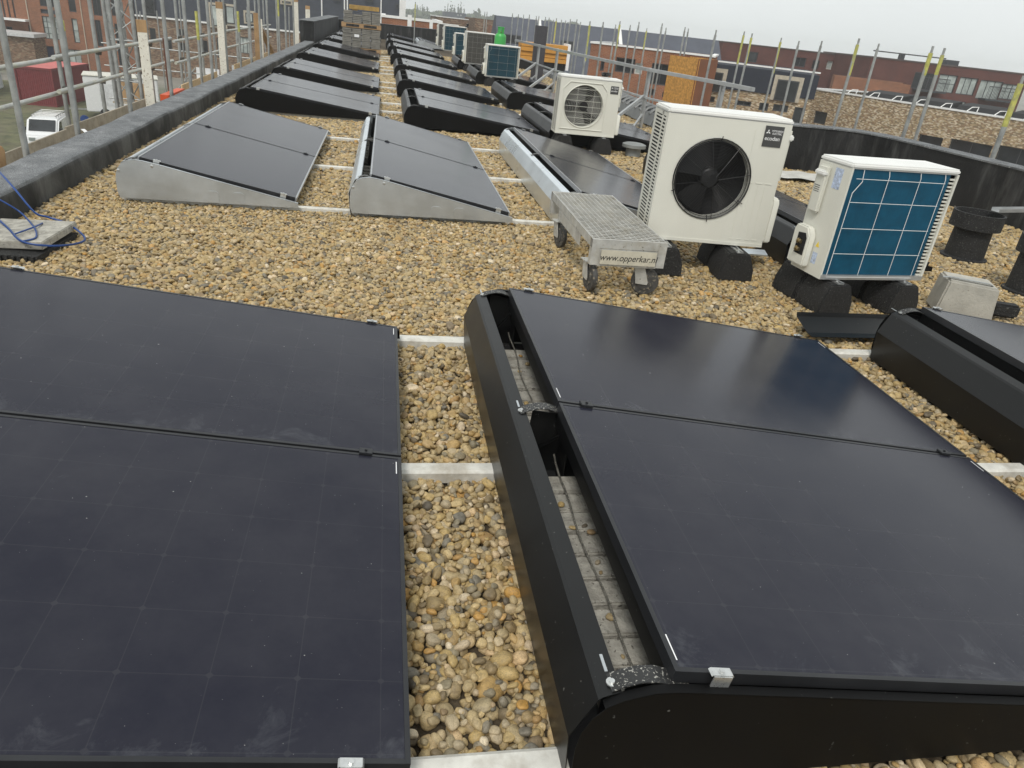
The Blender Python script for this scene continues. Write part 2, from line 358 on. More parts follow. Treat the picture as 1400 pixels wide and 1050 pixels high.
    # panel clamps
    def clamp(u, y, near):
        z = -u*math.sin(tl)+hz; x = hx+u*math.cos(tl)
        c = MB()
        if near:
            s = near
            c.sheet([(-.024, .0035), (-.022, .0065), (.022, .0065), (.024, .0035)], .0022, -.014*s, .006*s)
            c.box((-.021, -.017*s, -.034), (.021, -.014*s, .006)).box((-.021, -.026*s, -.036), (.021, -.014*s, -.033))
            c.lathe([(0, .013), (.006, .013), (.006, .009), (.009, .009)], 8, (0, -.004*s, 0))
            c.build('clamp', CLAMPM, root, (x, y, z), (0, tl, 0))
        else:
            c.box((-.022, -.017, .0008), (.022, .017, .0085)).lathe([(0, .014), (.005, .014), (.005, .0085)], 8)
            c.build('clamp', FRAMEM, root, (x, y, z), (0, tl, 0), bevel=.0015)
    us = (.10, slope-.12) if wide else (.13, slope-.10)
    for u in us:
        clamp(u, 0, 1); clamp(u, Y1/2, 0); clamp(u, Y1, -1)
    # string cable lying along the tray
    pts = []
    for i in range(30):
        y = .02+(Y1-.04)*i/29; pts.append((.207+.007*math.sin(i*.5)+.004*math.sin(i*1.3), y, .104+.003*math.sin(i*1.7)))
    MB().tube(pts, .0036, 6).build('string_cable', CABLE, root, smooth=60)
    return root, Y1

rwb, Yw = make_array('wide', 'black')
rns, Yn = make_array('narrow', 'silver')
used = set()
def place(proto, x, y, label, group='solar arrays on the gravel roof', rz=0., z=0.):
    o = proto if proto.name not in used else copy_tree(proto)
    used.add(proto.name); o.location = (x, y, z); o.rotation_euler.z = rz
    return tag(o, label, 'solar array', group)
place(rwb, .405, .963, 'large black solar array in the right foreground with an open paver-filled gutter')
place(rwb, -1.827, .957, 'black solar array in the left foreground, its low edge along the pebble strip')
place(rwb, 2.655, .955, 'black solar array cut by the right edge of the photo, beside the concrete block')
ARR = []
for i, (x, y) in enumerate([(-1.985, 10.86), (-2.03, 14.62), (-2.08, 19.12), (-2.12, 23.75), (-2.15, 28.3), (-2.17, 32.4), (-2.17, 36.4)]):
    lab = ['first black array behind the left galvanised array, by the low left parapet', 'second black array behind the left galvanised array, by the low left parapet', 'third black array along the low left parapet',
           'fourth black array along the low left parapet, in front of the stacked concrete pavers', 'fifth black array on the left, beside the stacked concrete pavers', 'sixth black array on the left, behind the stacked concrete pavers', 'black array at the far left end of the roof near the end wall'][i]
    place(rwb, x, y, lab, 'solar arrays in the row by the left parapet'); ARR.append((x, y, 1))
for i, (x, y) in enumerate([(.262, 10.55), (.212, 14.45), (.195, 18.35), (.125, 22.8), (.05, 27.15), (-.02, 31.6), (.0, 37.5)]):
    lab = ['first black array behind the middle galvanised array, right of the pebble aisle', 'second black array right of the pebble aisle, level with the small white fan unit', 'third black array right of the pebble aisle, beside the nearest distant blue coil unit',
           'fourth black array right of the pebble aisle, beside the grey coil unit', 'fifth black array right of the pebble aisle', 'sixth black array right of the pebble aisle, next to the stacked pavers', 'farthest black array right of the aisle, against the end wall'][i]
    place(rwb, x, y, lab, 'solar arrays in the row right of the pebble aisle'); ARR.append((x, y, 1))
for i, (x, y) in enumerate([(2.20, 10.07), (2.21, 14.03), (2.16, 18.9), (2.1, 23.4)]):
    lab = ['black array behind the small white fan unit with its end showing right of it', 'black array with its dark end plate behind the small white fan unit', 'black array behind the nearest distant blue coil unit', 'black array behind the distant grey coil unit'][i]
    place(rwb, x, y, lab, 'solar arrays in the row of the heat pumps'); ARR.append((x, y, 1))
rnb, _ = make_array('narrow', 'black')
place(rnb, 3.02, 4.95, 'black array glimpsed between the two nearest heat pumps, with loose cables', 'solar arrays in the row of the heat pumps'); ARR.append((3.02, 4.95, 0))
for x, y, lab in [(-1.912, 5.742, 'left galvanised array nearest the parapet, with pressed silver end plate'), (-.255, 5.705, 'middle galvanised array with silver end plate and bright deflector'),
                  (1.385, 5.62, 'right galvanised array with wide pale deflector, behind the wheeled trolley')]:
    place(rns, x, y, lab, 'galvanised solar arrays'); ARR.append((x, y, 0))
# silver array far away by the end wall
place(rns, 1.35, 35.0, 'small galvanised array far away by the end wall, left of the farthest heat pumps', 'galvanised solar arrays')

# concrete ballast pavers lying in the open trays (each a thing)
pv = MB().box((-.10, -.0455, 0), (.10, .0455, .06)).build('ballast_paver', PAVER, None, bevel=.005)
first = True
def paver(x, y, z, rz, lab, grp):
    global first
    o = pv if first else pv.copy()
    if not first: COL.objects.link(o)
    first = False
    o.location = (x, y, z); o.rotation_euler.z = rz; tag(o, lab, 'paver', grp)
for i in range(22):
    y = 1.02+i*.104
    if .99 < y-.0 < .0 or abs(y-2.14) < .10 or y > 3.08: continue
    if 1.98 < y < 2.2: continue
    paver(.632+random.uniform(-.006, .006), y, 0.034+random.uniform(-.003, .003), random.uniform(-.02, .02), 'grey concrete ballast paver in the gutter of the right foreground array', 'ballast pavers in the foreground gutter')
for i in range(9):
    y = 1.75+i*.104
    paver(2.82+random.uniform(-.006, .006), y, .038, random.uniform(-.03, .03), 'dark shaded ballast paver in the tray of the array at the right edge', 'ballast pavers in the right edge tray')
for i in range(20):
    y = 5.9+i*.155
    if abs(y-7.4) < .12: continue
    paver(-.255+.15, y, .040, random.uniform(-.03, .03), 'ballast paver in the tray of the middle galvanised array', 'ballast pavers in the galvanised array')

# white support rails running across under the arrays
def rail(y, x0, x1, lab, w=.068, grp='support rails under the arrays'):
    m = MB().prism([(-w/2, -.02), (w/2, -.02), (w/2, .020), (w/2-.012, .028), (-w/2+.012, .028), (-w/2, .020)], x0, x1, 'x')
    tag(m.build('support_rail', RAILM, None, (0, y, 0)), lab, 'rail', grp)
for y, t in ((1.0, 'nearest white rail at the bottom edge of the photo, under the foreground arrays'), (2.155, 'white rail crossing the pebble strip between the foreground arrays halfway along'), (3.30, 'white rail crossing the pebbles at the far end of the foreground arrays')):
    rail(y, -1.9, 5.0, t)
for y, t in ((5.76, 'front'), (7.43, 'middle'), (9.16, 'rear')): rail(y, -1.9, 2.75, 'white rail under the %s of the three galvanised arrays' % t, .05)
for j, (xa, ya) in enumerate(((-1.9, 10.9), (-1.9, 14.66), (-1.9, 19.16), (-1.9, 23.8))):
    for q, k in enumerate((0, 1.14, 2.25)): rail(ya+k, xa, 4.0, 'thin white rail crossing the aisle, %s under the %s pair of distant black arrays' % (('foremost', 'middle', 'rearmost')[q], ('first', 'second', 'third', 'fourth')[j]), .05)

# ------------------------------------------------------------------ roof, pebbles and parapets
PI2 = math.pi*2
roof = MB()
rp = [(-2.5, -3), (6.95, -3), (6.95, 9.9), (5.05, 9.9), (5.05, 42), (-2.5, 42)]
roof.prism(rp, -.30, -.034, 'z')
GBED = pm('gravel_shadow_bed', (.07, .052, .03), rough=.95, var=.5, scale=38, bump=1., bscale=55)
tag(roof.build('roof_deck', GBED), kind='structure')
tag(MB().prism([(-2.7, -3), (7.2, -3), (7.2, 9.95), (5.4, 9.95), (5.4, 42.3), (-2.7, 42.3)], GZ, -.31, 'z').build('roofed_building', brick_mat('own_brick', (.22, .12, .08), (.18, .09, .06), (.3, .28, .25))), 'brick building whose flat gravel roof carries the solar arrays', 'building')

def inside_arrays(X, Y, marg=.03):
    k = np.zeros(X.shape, bool)
    rects = [(.405, .93, 1.905, 2.35), (-1.827, .93, 1.905, 2.35), (2.655, .93, 1.905, 2.35)] + [(x, y-.03, 1.905 if w else 1.262, (2.29 if w else 3.47)+.06) for x, y, w in ARR]
    for x, y, w, d in rects:
        k |= (X > x+marg) & (X < x+w-.05) & (Y > y+marg) & (Y < y+d-marg)
    return k
def pebble_points():
    P, S, Rr = [], [], []
    # detailed dropping where stones are seen one by one
    x0, x1, y0, y1, res = -2.36, 5.2, .55, 6.4, .006
    hf = np.full((int((y1-y0)/res)+40, int((x1-x0)/res)+40), -.034, np.float32)
    n = 60000
    Xc = rng.uniform(x0+.02, x1, n*3); Yc = rng.uniform(y0, y1-.03, n*3)
    k = inside_arrays(Xc, Yc); k |= (Xc > -1.8) & (Xc < .02) & (Yc < 3.15); k |= (Xc > .47) & (Xc < 2.2) & (Yc < 3.15) & (Yc > .95); k |= (Xc > 2.75) & (Yc < 3.1) 
    k |= (Xc > 3.2) & (Yc > 5.9); k |= (Xc < -1.0) & (Yc < 3.1)
    Xc, Yc = Xc[~k], Yc[~k]
    n = min(n, len(Xc)//2)
    area = len(Xc)/(3*60000)*(x1-x0)*(y1-y0); n = int(area*2900)
    a = np.clip(rng.lognormal(math.log(.0150), .33, n), .007, .033); ordr = np.argsort(-a*rng.uniform(.5, 1.5, n)); a = a[ordr]
    br = rng.uniform(.62, .98, n); cr = rng.uniform(.42, .72, n)
    M = len(Xc); j = 0
    for i in range(n):
        r = a[i]*math.sqrt(br[i]); q = max(1, int(r*.75/res)); best = None
        for t in range(4):
            X, Y = Xc[j % M], Yc[j % M]; j += 1
            gx, gy = int((X-x0)/res)+20, int((Y-y0)/res)+20
            hm = hf[gy-q:gy+q+1, gx-q:gx+q+1].mean()
            if best is None or hm < best[0]: best = (hm, X, Y, gx, gy)
        hm, X, Y, gx, gy = best; c = a[i]*cr[i]
        loc = hf[gy-q:gy+q+1, gx-q:gx+q+1]
        gyv, gxv = np.gradient(loc) if loc.shape[0] > 1 else (np.zeros(1), np.zeros(1))
        z = hm + c*.62
        qq = int(r/res)
        dy, dx = np.mgrid[-qq:qq+1, -qq:qq+1]; d2 = (dx*dx+dy*dy)*(res*res)/(r*r)
        cap = np.where(d2 < 1, z + c*np.sqrt(np.clip(1-d2, 0, 1)), -9).astype(np.float32)
        sl = hf[gy-qq:gy+qq+1, gx-qq:gx+qq+1]; np.maximum(sl, cap, out=sl)
        P.append((X, Y, z)); S.append((a[i], a[i]*br[i], c))
        tx = float(np.clip(math.atan(gyv.mean()/res), -.5, .5)); ty = float(np.clip(-math.atan(gxv.mean()/res), -.5, .5))
        Rr.append((tx+random.gauss(0, .14), ty+random.gauss(0, .14), random.uniform(0, PI2)))
    # farther gravel: flat scatter
    def scatter(xa, xb, ya, yb, dens, sc):
        m = int((xb-xa)*(yb-ya)*dens); X = rng.uniform(xa, xb, m); Y = rng.uniform(ya, yb, m); k = inside_arrays(X, Y); X, Y = X[~k], Y[~k]
        for x, y in zip(X, Y):
            s = min(.04, max(.010, random.lognormvariate(math.log(.0168*sc), .3)))
            P.append((x, y, random.uniform(-.03, -.006))); S.append((s, s*random.uniform(.65, .95), s*random.uniform(.45, .7))); Rr.append((random.gauss(0, .25), random.gauss(0, .25), random.uniform(0, PI2)))
    scatter(-2.36, 3.2, 6.3, 14.2, 1900, 1.05); scatter(3.2, 6.85, 5.8, 9.7, 1900, 1.05); scatter(5.1, 6.85, 3.0, 5.9, 1900, 1.0); scatter(3.2, 5.05, 9.8, 16, 1500, 1.2)
    scatter(-2.36, 3.2, 14.2, 22, 900, 1.4); scatter(-1, 5., 16, 30, 420, 1.8)
    for _ in range(16):
        s = random.uniform(.007, .013); P.append((random.uniform(.575, .655), random.choice((random.uniform(1.02, 1.9), random.uniform(2.35, 3.05))), .094+s*.45)); S.append((s, s*.8, s*.55)); Rr.append((0, 0, random.uniform(0, 6)))
    return P, S, Rr
P, S, Rr = pebble_points()
pm_ = bpy.data.meshes.new('gravel'); pm_.from_pydata(P, [], [])
for nm, dat in (('scl', S), ('rot', Rr)):
    at = pm_.attributes.new(nm, 'FLOAT_VECTOR', 'POINT'); at.data.foreach_set('vector', np.array(dat, np.float32).ravel())
gravel = bpy.data.objects.new('gravel', pm_); COL.objects.link(gravel); tag(gravel, 'loose tan and grey river pebbles covering the flat roof', 'gravel', kind='stuff')
# pebble material: one colour per stone, mottled and freckled
m, nt, nd, lk, b = nodes_of('river_pebble')
oi = N(nt, 'ShaderNodeObjectInfo'); tc = N(nt, 'ShaderNodeTexCoord')
cr_ = ramp(nt, [(0, (.10, .087, .068)), (.07, (.25, .188, .10)), (.22, (.46, .34, .150)), (.36, (.36, .29, .172)), (.50, (.54, .415, .215)), (.60, (.23, .205, .145)), (.69, (.41, .275, .108)), (.79, (.50, .41, .265)), (.89, (.16, .152, .128)), (.935, (.47, .27, .07)), (.97, (.67, .585, .44)), (1, (.31, .215, .11))])
lk.new(oi.outputs['Random'], cr_.inputs['Fac'])
wv = N(nt, 'ShaderNodeVectorMath', operation='MULTIPLY_ADD'); wv.inputs[1].default_value = (1, 1, 1)
mul = N(nt, 'ShaderNodeMath', operation='MULTIPLY'); mul.inputs[1].default_value = 91.; lk.new(oi.outputs['Random'], mul.inputs[0])
lk.new(tc.outputs['Object'], wv.inputs[0]); lk.new(mul.outputs[0], wv.inputs[2])
n1 = N(nt, 'ShaderNodeTexNoise', Scale=1.6, Detail=6., Roughness=.7); lk.new(wv.outputs[0], n1.inputs['Vector'])
rr = ramp(nt, [(.3, (.62, .60, .57)), (.7, (1.28, 1.25, 1.2))]); lk.new(n1.outputs['Fac'], rr.inputs['Fac'])
mx = N(nt, 'ShaderNodeMix', data_type='RGBA', blend_type='MULTIPLY'); mx.inputs[0].default_value = 1.; lk.new(cr_.outputs[0], mx.inputs[6]); lk.new(rr.outputs[0], mx.inputs[7])
n2 = N(nt, 'ShaderNodeTexNoise', Scale=9., Detail=3., Roughness=.6); lk.new(wv.outputs[0], n2.inputs['Vector'])
r2 = ramp(nt, [(.36, (.75, .75, .75)), (.42, (0, 0, 0))]); lk.new(n2.outputs['Fac'], r2.inputs['Fac'])
m2 = N(nt, 'ShaderNodeMix', data_type='RGBA'); lk.new(r2.outputs[0], m2.inputs[0]); lk.new(mx.outputs[2], m2.inputs[6]); m2.inputs[7].default_value = (.10, .085, .065, 1)
lk.new(m2.outputs[2], b.inputs['Base Color']); b.inputs['Roughness'].default_value = .55; b.inputs['Specular IOR Level'].default_value = .35
PEB = m
# geometry nodes: stones of eight shapes on the dropped points
gt = bpy.data.node_groups.new('pebbles', 'GeometryNodeTree')
gt.interface.new_socket('Geometry', in_out='INPUT', socket_type='NodeSocketGeometry'); gt.interface.new_socket('Geometry', in_out='OUTPUT', socket_type='NodeSocketGeometry')
gi = gt.nodes.new('NodeGroupInput'); go = gt.nodes.new('NodeGroupOutput'); gl = gt.links
join = gt.nodes.new('GeometryNodeJoinGeometry')
for i in range(8):
    ico = gt.nodes.new('GeometryNodeMeshIcoSphere'); ico.inputs['Radius'].default_value = 1.; ico.inputs['Subdivisions'].default_value = 3
    nz = gt.nodes.new('ShaderNodeTexNoise'); nz.noise_dimensions = '4D'; nz.inputs['W'].default_value = 3.7*i; nz.inputs['Scale'].default_value = .62; nz.inputs['Detail'].default_value = .6
    sb = gt.nodes.new('ShaderNodeMath'); sb.operation = 'SUBTRACT'; sb.inputs[1].default_value = .5; gl.new(nz.outputs[0], sb.inputs[0])
    ml = gt.nodes.new('ShaderNodeMath'); ml.operation = 'MULTIPLY'; ml.inputs[1].default_value = 1.25; gl.new(sb.outputs[0], ml.inputs[0])
    nn = gt.nodes.new('GeometryNodeInputNormal'); sc = gt.nodes.new('ShaderNodeVectorMath'); sc.operation = 'SCALE'; gl.new(nn.outputs[0], sc.inputs[0]); gl.new(ml.outputs[0], sc.inputs['Scale'])
    sp = gt.nodes.new('GeometryNodeSetPosition'); gl.new(ico.outputs['Mesh'], sp.inputs['Geometry']); gl.new(sc.outputs[0], sp.inputs['Offset'])
    ss = gt.nodes.new('GeometryNodeSetShadeSmooth'); gl.new(sp.outputs[0], ss.inputs['Geometry'])
    sm = gt.nodes.new('GeometryNodeSetMaterial'); sm.inputs['Material'].default_value = PEB; gl.new(ss.outputs[0], sm.inputs['Geometry'])
    g2 = gt.nodes.new('GeometryNodeGeometryToInstance'); gl.new(sm.outputs[0], g2.inputs[0]); gl.new(g2.outputs[0], join.inputs[0])
iop = gt.nodes.new('GeometryNodeInstanceOnPoints'); gl.new(gi.outputs[0], iop.inputs['Points']); gl.new(join.outputs[0], iop.inputs['Instance']); iop.inputs['Pick Instance'].default_value = True
rv = gt.nodes.new('FunctionNodeRandomValue'); rv.data_type = 'INT'
[s for s in rv.inputs if s.name == 'Max' and s.type == 'INT'][0].default_value = 7
gl.new([s for s in rv.outputs if s.type == 'INT'][0], iop.inputs['Instance Index'])
for nm, sk in (('scl', 'Scale'), ('rot', 'Rotation')):
    na = gt.nodes.new('GeometryNodeInputNamedAttribute'); na.data_type = 'FLOAT_VECTOR'; na.inputs['Name'].default_value = nm
    out = na.outputs[0]
    if sk == 'Rotation':
        e2 = gt.nodes.new('FunctionNodeEulerToRotation'); gl.new(out, e2.inputs[0]); out = e2.outputs[0]
    gl.new(out, iop.inputs[sk])
gl.new(iop.outputs[0], go.inputs[0])
md = gravel.modifiers.new('pebbles', 'NODES'); md.node_group = gt

# parapets
def wavy_parapet(name, poly_top, z, mat_side, mat_top, lab, coping):
    pass
# one membrane skin: grit felt on top, smooth felt down the sides (a different sheet by direction of the face)
m, nt, nd, lk, b = nodes_of('parapet_membrane')
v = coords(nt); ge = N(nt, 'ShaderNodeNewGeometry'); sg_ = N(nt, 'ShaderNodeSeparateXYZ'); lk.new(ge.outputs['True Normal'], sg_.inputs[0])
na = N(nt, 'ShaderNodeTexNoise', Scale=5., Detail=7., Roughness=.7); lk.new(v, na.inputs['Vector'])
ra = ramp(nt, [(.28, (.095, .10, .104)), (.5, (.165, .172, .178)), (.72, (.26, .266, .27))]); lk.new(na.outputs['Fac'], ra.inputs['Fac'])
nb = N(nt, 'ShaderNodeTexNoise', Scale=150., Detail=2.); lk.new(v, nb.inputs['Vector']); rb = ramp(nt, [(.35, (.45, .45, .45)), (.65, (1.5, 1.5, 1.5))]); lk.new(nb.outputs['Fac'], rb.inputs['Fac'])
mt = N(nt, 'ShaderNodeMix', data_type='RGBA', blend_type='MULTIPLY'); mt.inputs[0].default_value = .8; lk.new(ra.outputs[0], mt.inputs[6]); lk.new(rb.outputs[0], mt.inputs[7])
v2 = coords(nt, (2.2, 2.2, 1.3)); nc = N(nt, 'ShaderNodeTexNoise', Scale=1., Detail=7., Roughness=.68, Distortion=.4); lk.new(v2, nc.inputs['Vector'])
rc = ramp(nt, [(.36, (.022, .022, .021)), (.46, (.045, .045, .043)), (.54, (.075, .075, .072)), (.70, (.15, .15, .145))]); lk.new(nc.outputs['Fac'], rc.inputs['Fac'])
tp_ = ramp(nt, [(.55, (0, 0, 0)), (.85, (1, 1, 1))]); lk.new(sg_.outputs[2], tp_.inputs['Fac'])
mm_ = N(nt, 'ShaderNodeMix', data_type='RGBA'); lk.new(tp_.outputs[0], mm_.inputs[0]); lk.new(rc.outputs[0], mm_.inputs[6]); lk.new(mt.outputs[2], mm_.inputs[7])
lk.new(mm_.outputs[2], b.inputs['Base Color']); b.inputs['Roughness'].default_value = .85; b.inputs['Specular IOR Level'].default_value = .3
bp = N(nt, 'ShaderNodeBump'); bp.inputs['Strength'].default_value = .5; bp.inputs['Distance'].default_value = .006; lk.new(nb.outputs['Fac'], bp.inputs['Height']); lk.new(bp.outputs['Normal'], b.inputs['Normal'])
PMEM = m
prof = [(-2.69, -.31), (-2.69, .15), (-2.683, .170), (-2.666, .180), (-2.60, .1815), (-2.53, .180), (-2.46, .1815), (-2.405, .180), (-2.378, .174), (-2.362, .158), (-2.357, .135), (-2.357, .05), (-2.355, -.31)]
par = MB(); n = 110; npf = len(prof)
for i in range(n+1):
    y = -3+(27.28+3)*i/n; wv_ = .004*math.sin(y*2.3)+.003*math.sin(y*5.1+1)
    lap = .004 if int((y+3)/1.02) % 2 else 0.
    for j, (x, z) in enumerate(prof):
        par.v.append((x+(lap if j > 6 else -lap if j < 4 else 0)+random.uniform(-.0015, .0015), y, z+(wv_+lap+random.uniform(-.0015, .0015) if 1 <= j <= 9 else 0)))
for i in range(n):
    for j in range(npf-1): par.f.append((i*npf+j, i*npf+j+1, (i+1)*npf+j+1, (i+1)*npf+j))
par.f.append(tuple(range(npf))[::-1]); par.f.append(tuple(n*npf+j for j in range(npf)))
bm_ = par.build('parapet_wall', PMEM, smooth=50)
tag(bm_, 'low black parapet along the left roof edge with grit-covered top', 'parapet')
pr = MB().box((-2.82, 27.3, -.31), (-2.37, 41, .78)).build('raised_parapet', BITU, bevel=.02)
tag(pr, 'taller black parapet block at the far end of the left roof edge', 'parapet')
MB().box((-2.85, 27.27, .782), (-2.34, 41, .80)).build('coping', BITUT, pr)
pe = MB().box((-2.36, 41, -.31), (5.1, 41.3, .66)).build('end_wall', BITU, bevel=.015)
tag(pe, 'dark bitumen upstand closing the far end of the roof', 'parapet')
MB().box((-2.36, 40.97, .662), (5.12, 41.34, .68)).build('coping', BITUT, pe)
# right hand wall, two arms meeting in a rounded corner
poly = [(4.9, 9.70), (6.20, 9.69), (6.41, 9.63), (6.55, 9.50), (6.63, 9.32), (6.675, 9.1), (6.87, 7.0), (6.90, 2.0), (7.2, 2.0), (7.15, 7.0), (6.98, 9.2), (6.88, 9.6), (6.68, 9.88), (6.4, 10.0), (4.9, 10.0)]
pw = MB().prism(poly, -.3, .566, 'z').build('upstand_wall', BITU, smooth=40)
tag(pw, 'tall black bitumen wall with rounded corner behind the heat pumps on the right', 'parapet')
poly2 = [(4.88, 9.685), (6.195, 9.675), (6.40, 9.617), (6.538, 9.49), (6.617, 9.31), (6.66, 9.1), (6.855, 7.0), (6.885, 1.98), (7.215, 1.98), (7.165, 7.0), (6.995, 9.2), (6.895, 9.61), (6.69, 9.895), (6.4, 10.015), (4.88, 10.015)]
MB().prism(poly2, .567, .585, 'z').build('coping', BITUT, pw, smooth=40)
# ------------------------------------------------------------------ heat pump outdoor units
def ring_panel(mb, x0, z0, x1, z1, cx, cz, R, y, n=56):
    ang = sorted([PI2*i/n for i in range(n)] + [math.atan2(z-cz, x-cx) % PI2 for x in (x0, x1) for z in (z0, z1)])
    o = len(mb.v); k = len(ang)
    for a in ang:
        c, s = math.cos(a), math.sin(a)
        t = min([((x1-cx)/c if c > 0 else (x0-cx)/c) if abs(c) > 1e-9 else 9e9, ((z1-cz)/s if s > 0 else (z0-cz)/s) if abs(s) > 1e-9 else 9e9])
        mb.v += [(cx+R*c, y, cz+R*s), (cx+t*c, y, cz+t*s)]
    for i in range(k):
        j = (i+1) % k; mb.f.append((o+2*i, o+2*i+1, o+2*j+1, o+2*j)[::-1])
def circle(cx, y, cz, R, n=48): return [(cx+R*math.cos(PI2*i/n), y, cz+R*math.sin(PI2*i/n)) for i in range(n+1)]
def make_unit(size, coil, detail=True):
    L = size == 'large'
    W, Hh, D = (.84, .86, .36) if L else (.80, .714, .30)
    root = empty('heat_pump', (0, 0, 0))
    cx, cz, R = (.375, .435, .262) if L else (.335, .355, .262)
    # casing shell: front skin with round opening, right side, corner posts, floor
    fr = MB(); ring_panel(fr, .008, .0, W-.008, Hh-.032, cx, cz, R, 0.)
    fr.box((0, .0005, 0), (.008, .03, Hh-.032)); fr.box((W-.008, .0005, 0), (W, .03, Hh-.032))
    o = len(fr.v); n = 56                           # rolled-in lip of the opening
    for a in range(n):
        t = PI2*a/n
        for rr, yy in ((R, 0), (R-.008, .006), (R-.012, .05)): fr.v.append((cx+rr*math.cos(t), yy, cz+rr*math.sin(t)))
    for a in range(n):
        b2 = (a+1) % n
        for q in range(2): fr.f.append((o+a*3+q, o+b2*3+q, o+b2*3+q+1, o+a*3+q+1))
    fr.box((.0, -.004, .0), (W, -.0002, .022))       # turned bottom hem
    front = fr.build('front_panel', CREAM, root, smooth=40)
    emb = MB()
    if L:
        for q in range(4): emb.box((.59+q*.055, -.0025, .045), (.625+q*.055, -.0002, .049))
        for q in range(3): emb.box((.62+q*.065, -.003, .435), (.665+q*.065, -.0002, .441))
        emb.box((.60, -.0025, .06), (.603, -.0002, .78)); emb.box((.645, -.002, .66), (.648, -.0002, .80))
        for q in range(3): emb.box((.655+q*.05, -.0018, .06), (.657+q*.05, -.0002, .42))
    else:
        s = .286                                     # raised square surround with cut corners
        oc = [(-s, -s), (s, -s), (s, s*.72), (s*.74, s), (-s*.74, s), (-s, s*.72)]
        for i in range(6):
            a, b2 = oc[i], oc[(i+1) % 6]; emb.tube([(cx+a[0], -.004, cz+a[1]), (cx+b2[0], -.004, cz+b2[1])], .006, 6)
        for q in range(5): emb.box((.655+q*.025, -.002, .05), (.658+q*.025, -.0002, .36))
    emb.build('embossing', CREAM, front)
    MB().box((W-.004, .03, 0), (W, D, Hh-.032)).build('side_panel', CREAM, root); MB().box((0, D-.016, 0), (.016, D, Hh-.032)).build('corner_post', CREAM, root)
    MB().box((W-.014, D-.004, 0), (W-.0045, D, Hh-.032)).build('corner_post', CREAM, root)
    MB().box((-.004, -.006, Hh-.034), (W+.004, D+.004, Hh)).build('lid', CREAMT, root, bevel=.011)
    MB().box((.004, .02, .0), (W-.005, D+.004, .028)).build('base_pan', ALU, root)
    # dark inside
    MB().box((.02, .13, .03), (W-.03, .14, Hh-.04)).build('inner_wall', DARKG, root)
    # louvred left side
    lv = MB(); rows = 34 if L else 28; pz = (Hh-.075)/rows
    ys = (.03, D*.33, D*.42, D*.86) if L else (.03, D*.45, D*.52, D*.92)
    lv.box((0, ys[0], 0), (.003, ys[0]+.02, Hh-.034)); lv.box((0, ys[1], 0), (.003, ys[2], Hh-.034)); lv.box((0, ys[3], 0), (.003, D-.016, Hh-.034))
    lv.box((0, ys[0]+.02, Hh-.06), (.003, ys[3], Hh-.034)).box((0, ys[0]+.02, 0), (.003, ys[3], .02))
    for i in range(rows):
        z = .02+i*pz
        lv.box((-.001, ys[0]+.02, z), (.003, ys[1], z+pz*.42)); lv.box((-.001, ys[2], z), (.003, ys[3], z+pz*.42))
    lv.build('louvre', CREAM, root)
    MB().box((.006, .032, .02), (.009, D-.03, Hh-.04)).build('louvre_backing', DARKG, root)
    # fan
    hub = MB().lathe([(0, .035), (.055, .035), (.066, .045), (.066, .10), (0, .10)], 28, (cx, 0, cz), 'y').build('fan', FANM, root, smooth=40)
    bl = MB(); nb = 3 if not L else 4
    for q in range(nb):
        a0 = PI2*q/nb+.45; o = len(bl.v); nr, na = 7, 8
        for i in range(nr):
            r = .06+(R-.03-.06)*i/(nr-1); wd = .95-.1*i/nr
            for j in range(na):
                t = a0+(j/(na-1))*wd+.16*(i/(nr-1)); bl.v.append((cx+r*math.cos(t), .055+.055*(j/(na-1)-.5)*-1.0, cz+r*math.sin(t)))
        for i in range(nr-1):
            for j in range(na-1): bl.f.append((o+i*na+j, o+i*na+j+1, o+(i+1)*na+j+1, o+(i+1)*na+j))
    bl.build('blades', pm('fan_blade_plastic', (.009, .0092, .0095), rough=.6, spec=.25, var=.15), hub, smooth=60)
    g = MB()
    if L:
        dome = lambda r: -.030*(1-(r/R)**2)-.006
        for i in range(26):
            r = .045+(R+.004-.045)*i/25; g.tube(circle(cx, dome(r), cz, r, 40), .0013 if i < 25 else .0045, 4 if i < 25 else 6, False)
        g.tube(circle(cx, -.004, cz, R-.012, 44), .003, 5, False)
        for q in range(8):
            t = PI2*q/8+.2; g.tube([(cx+r*math.cos(t), dome(r)-.002, cz+r*math.sin(t)) for r in (.03, .1, .18, R+.006)], .0022, 5)
        for t in (rad(88), rad(275), rad(200), rad(330)): g.tube([(cx+(R+d)*math.cos(t), -.006-.010*math.sin(d*90), cz+(R+d)*math.sin(t)) for d in (-.02, 0, .012, .022)], .003, 5)
        g.build('fan_guard', WIREM, root, smooth=60)
    else:
        for i in range(7):
            z = cz-R+.07*(i+.7); hw = math.sqrt(max(.001, R*R-(z-cz)**2)); g.tube([(cx-hw, -.004, z), (cx, -.010, z), (cx+hw, -.004, z)], .0022, 5)
        for x in (-.10, .12): g.tube([(cx+x, -.008, cz-R*.92), (cx+x, -.010, cz+R*.92)], .0018, 5)
        g.tube(circle(cx, -.003, cz, R, 44), .007, 6, False)
        for i in range(9): g.tube(circle(cx, -.002, cz, R*(.25+.08*i), 40), .0009, 4, False)
        g.build('fan_guard', CREAM, root, smooth=60)
        MB().lathe([(0, .07), (.25, .07), (.25, .072)], 40, (cx, 0, cz), 'y').build('fan_shroud', pm('grey_fan_shroud', (.12, .12, .11), rough=.6, var=.15), root)
    # badge with emblem
    bx, bz, bw, bh = (.725, .745, .128, .132) if L else (.715, .585, .105, .095)
    bd = MB().box((bx-bw/2, -.004, bz-bh/2), (bx+bw/2, -.0002, bz+bh/2)).build('badge', BADGE, root)
    k = bw/.128; em = MB()
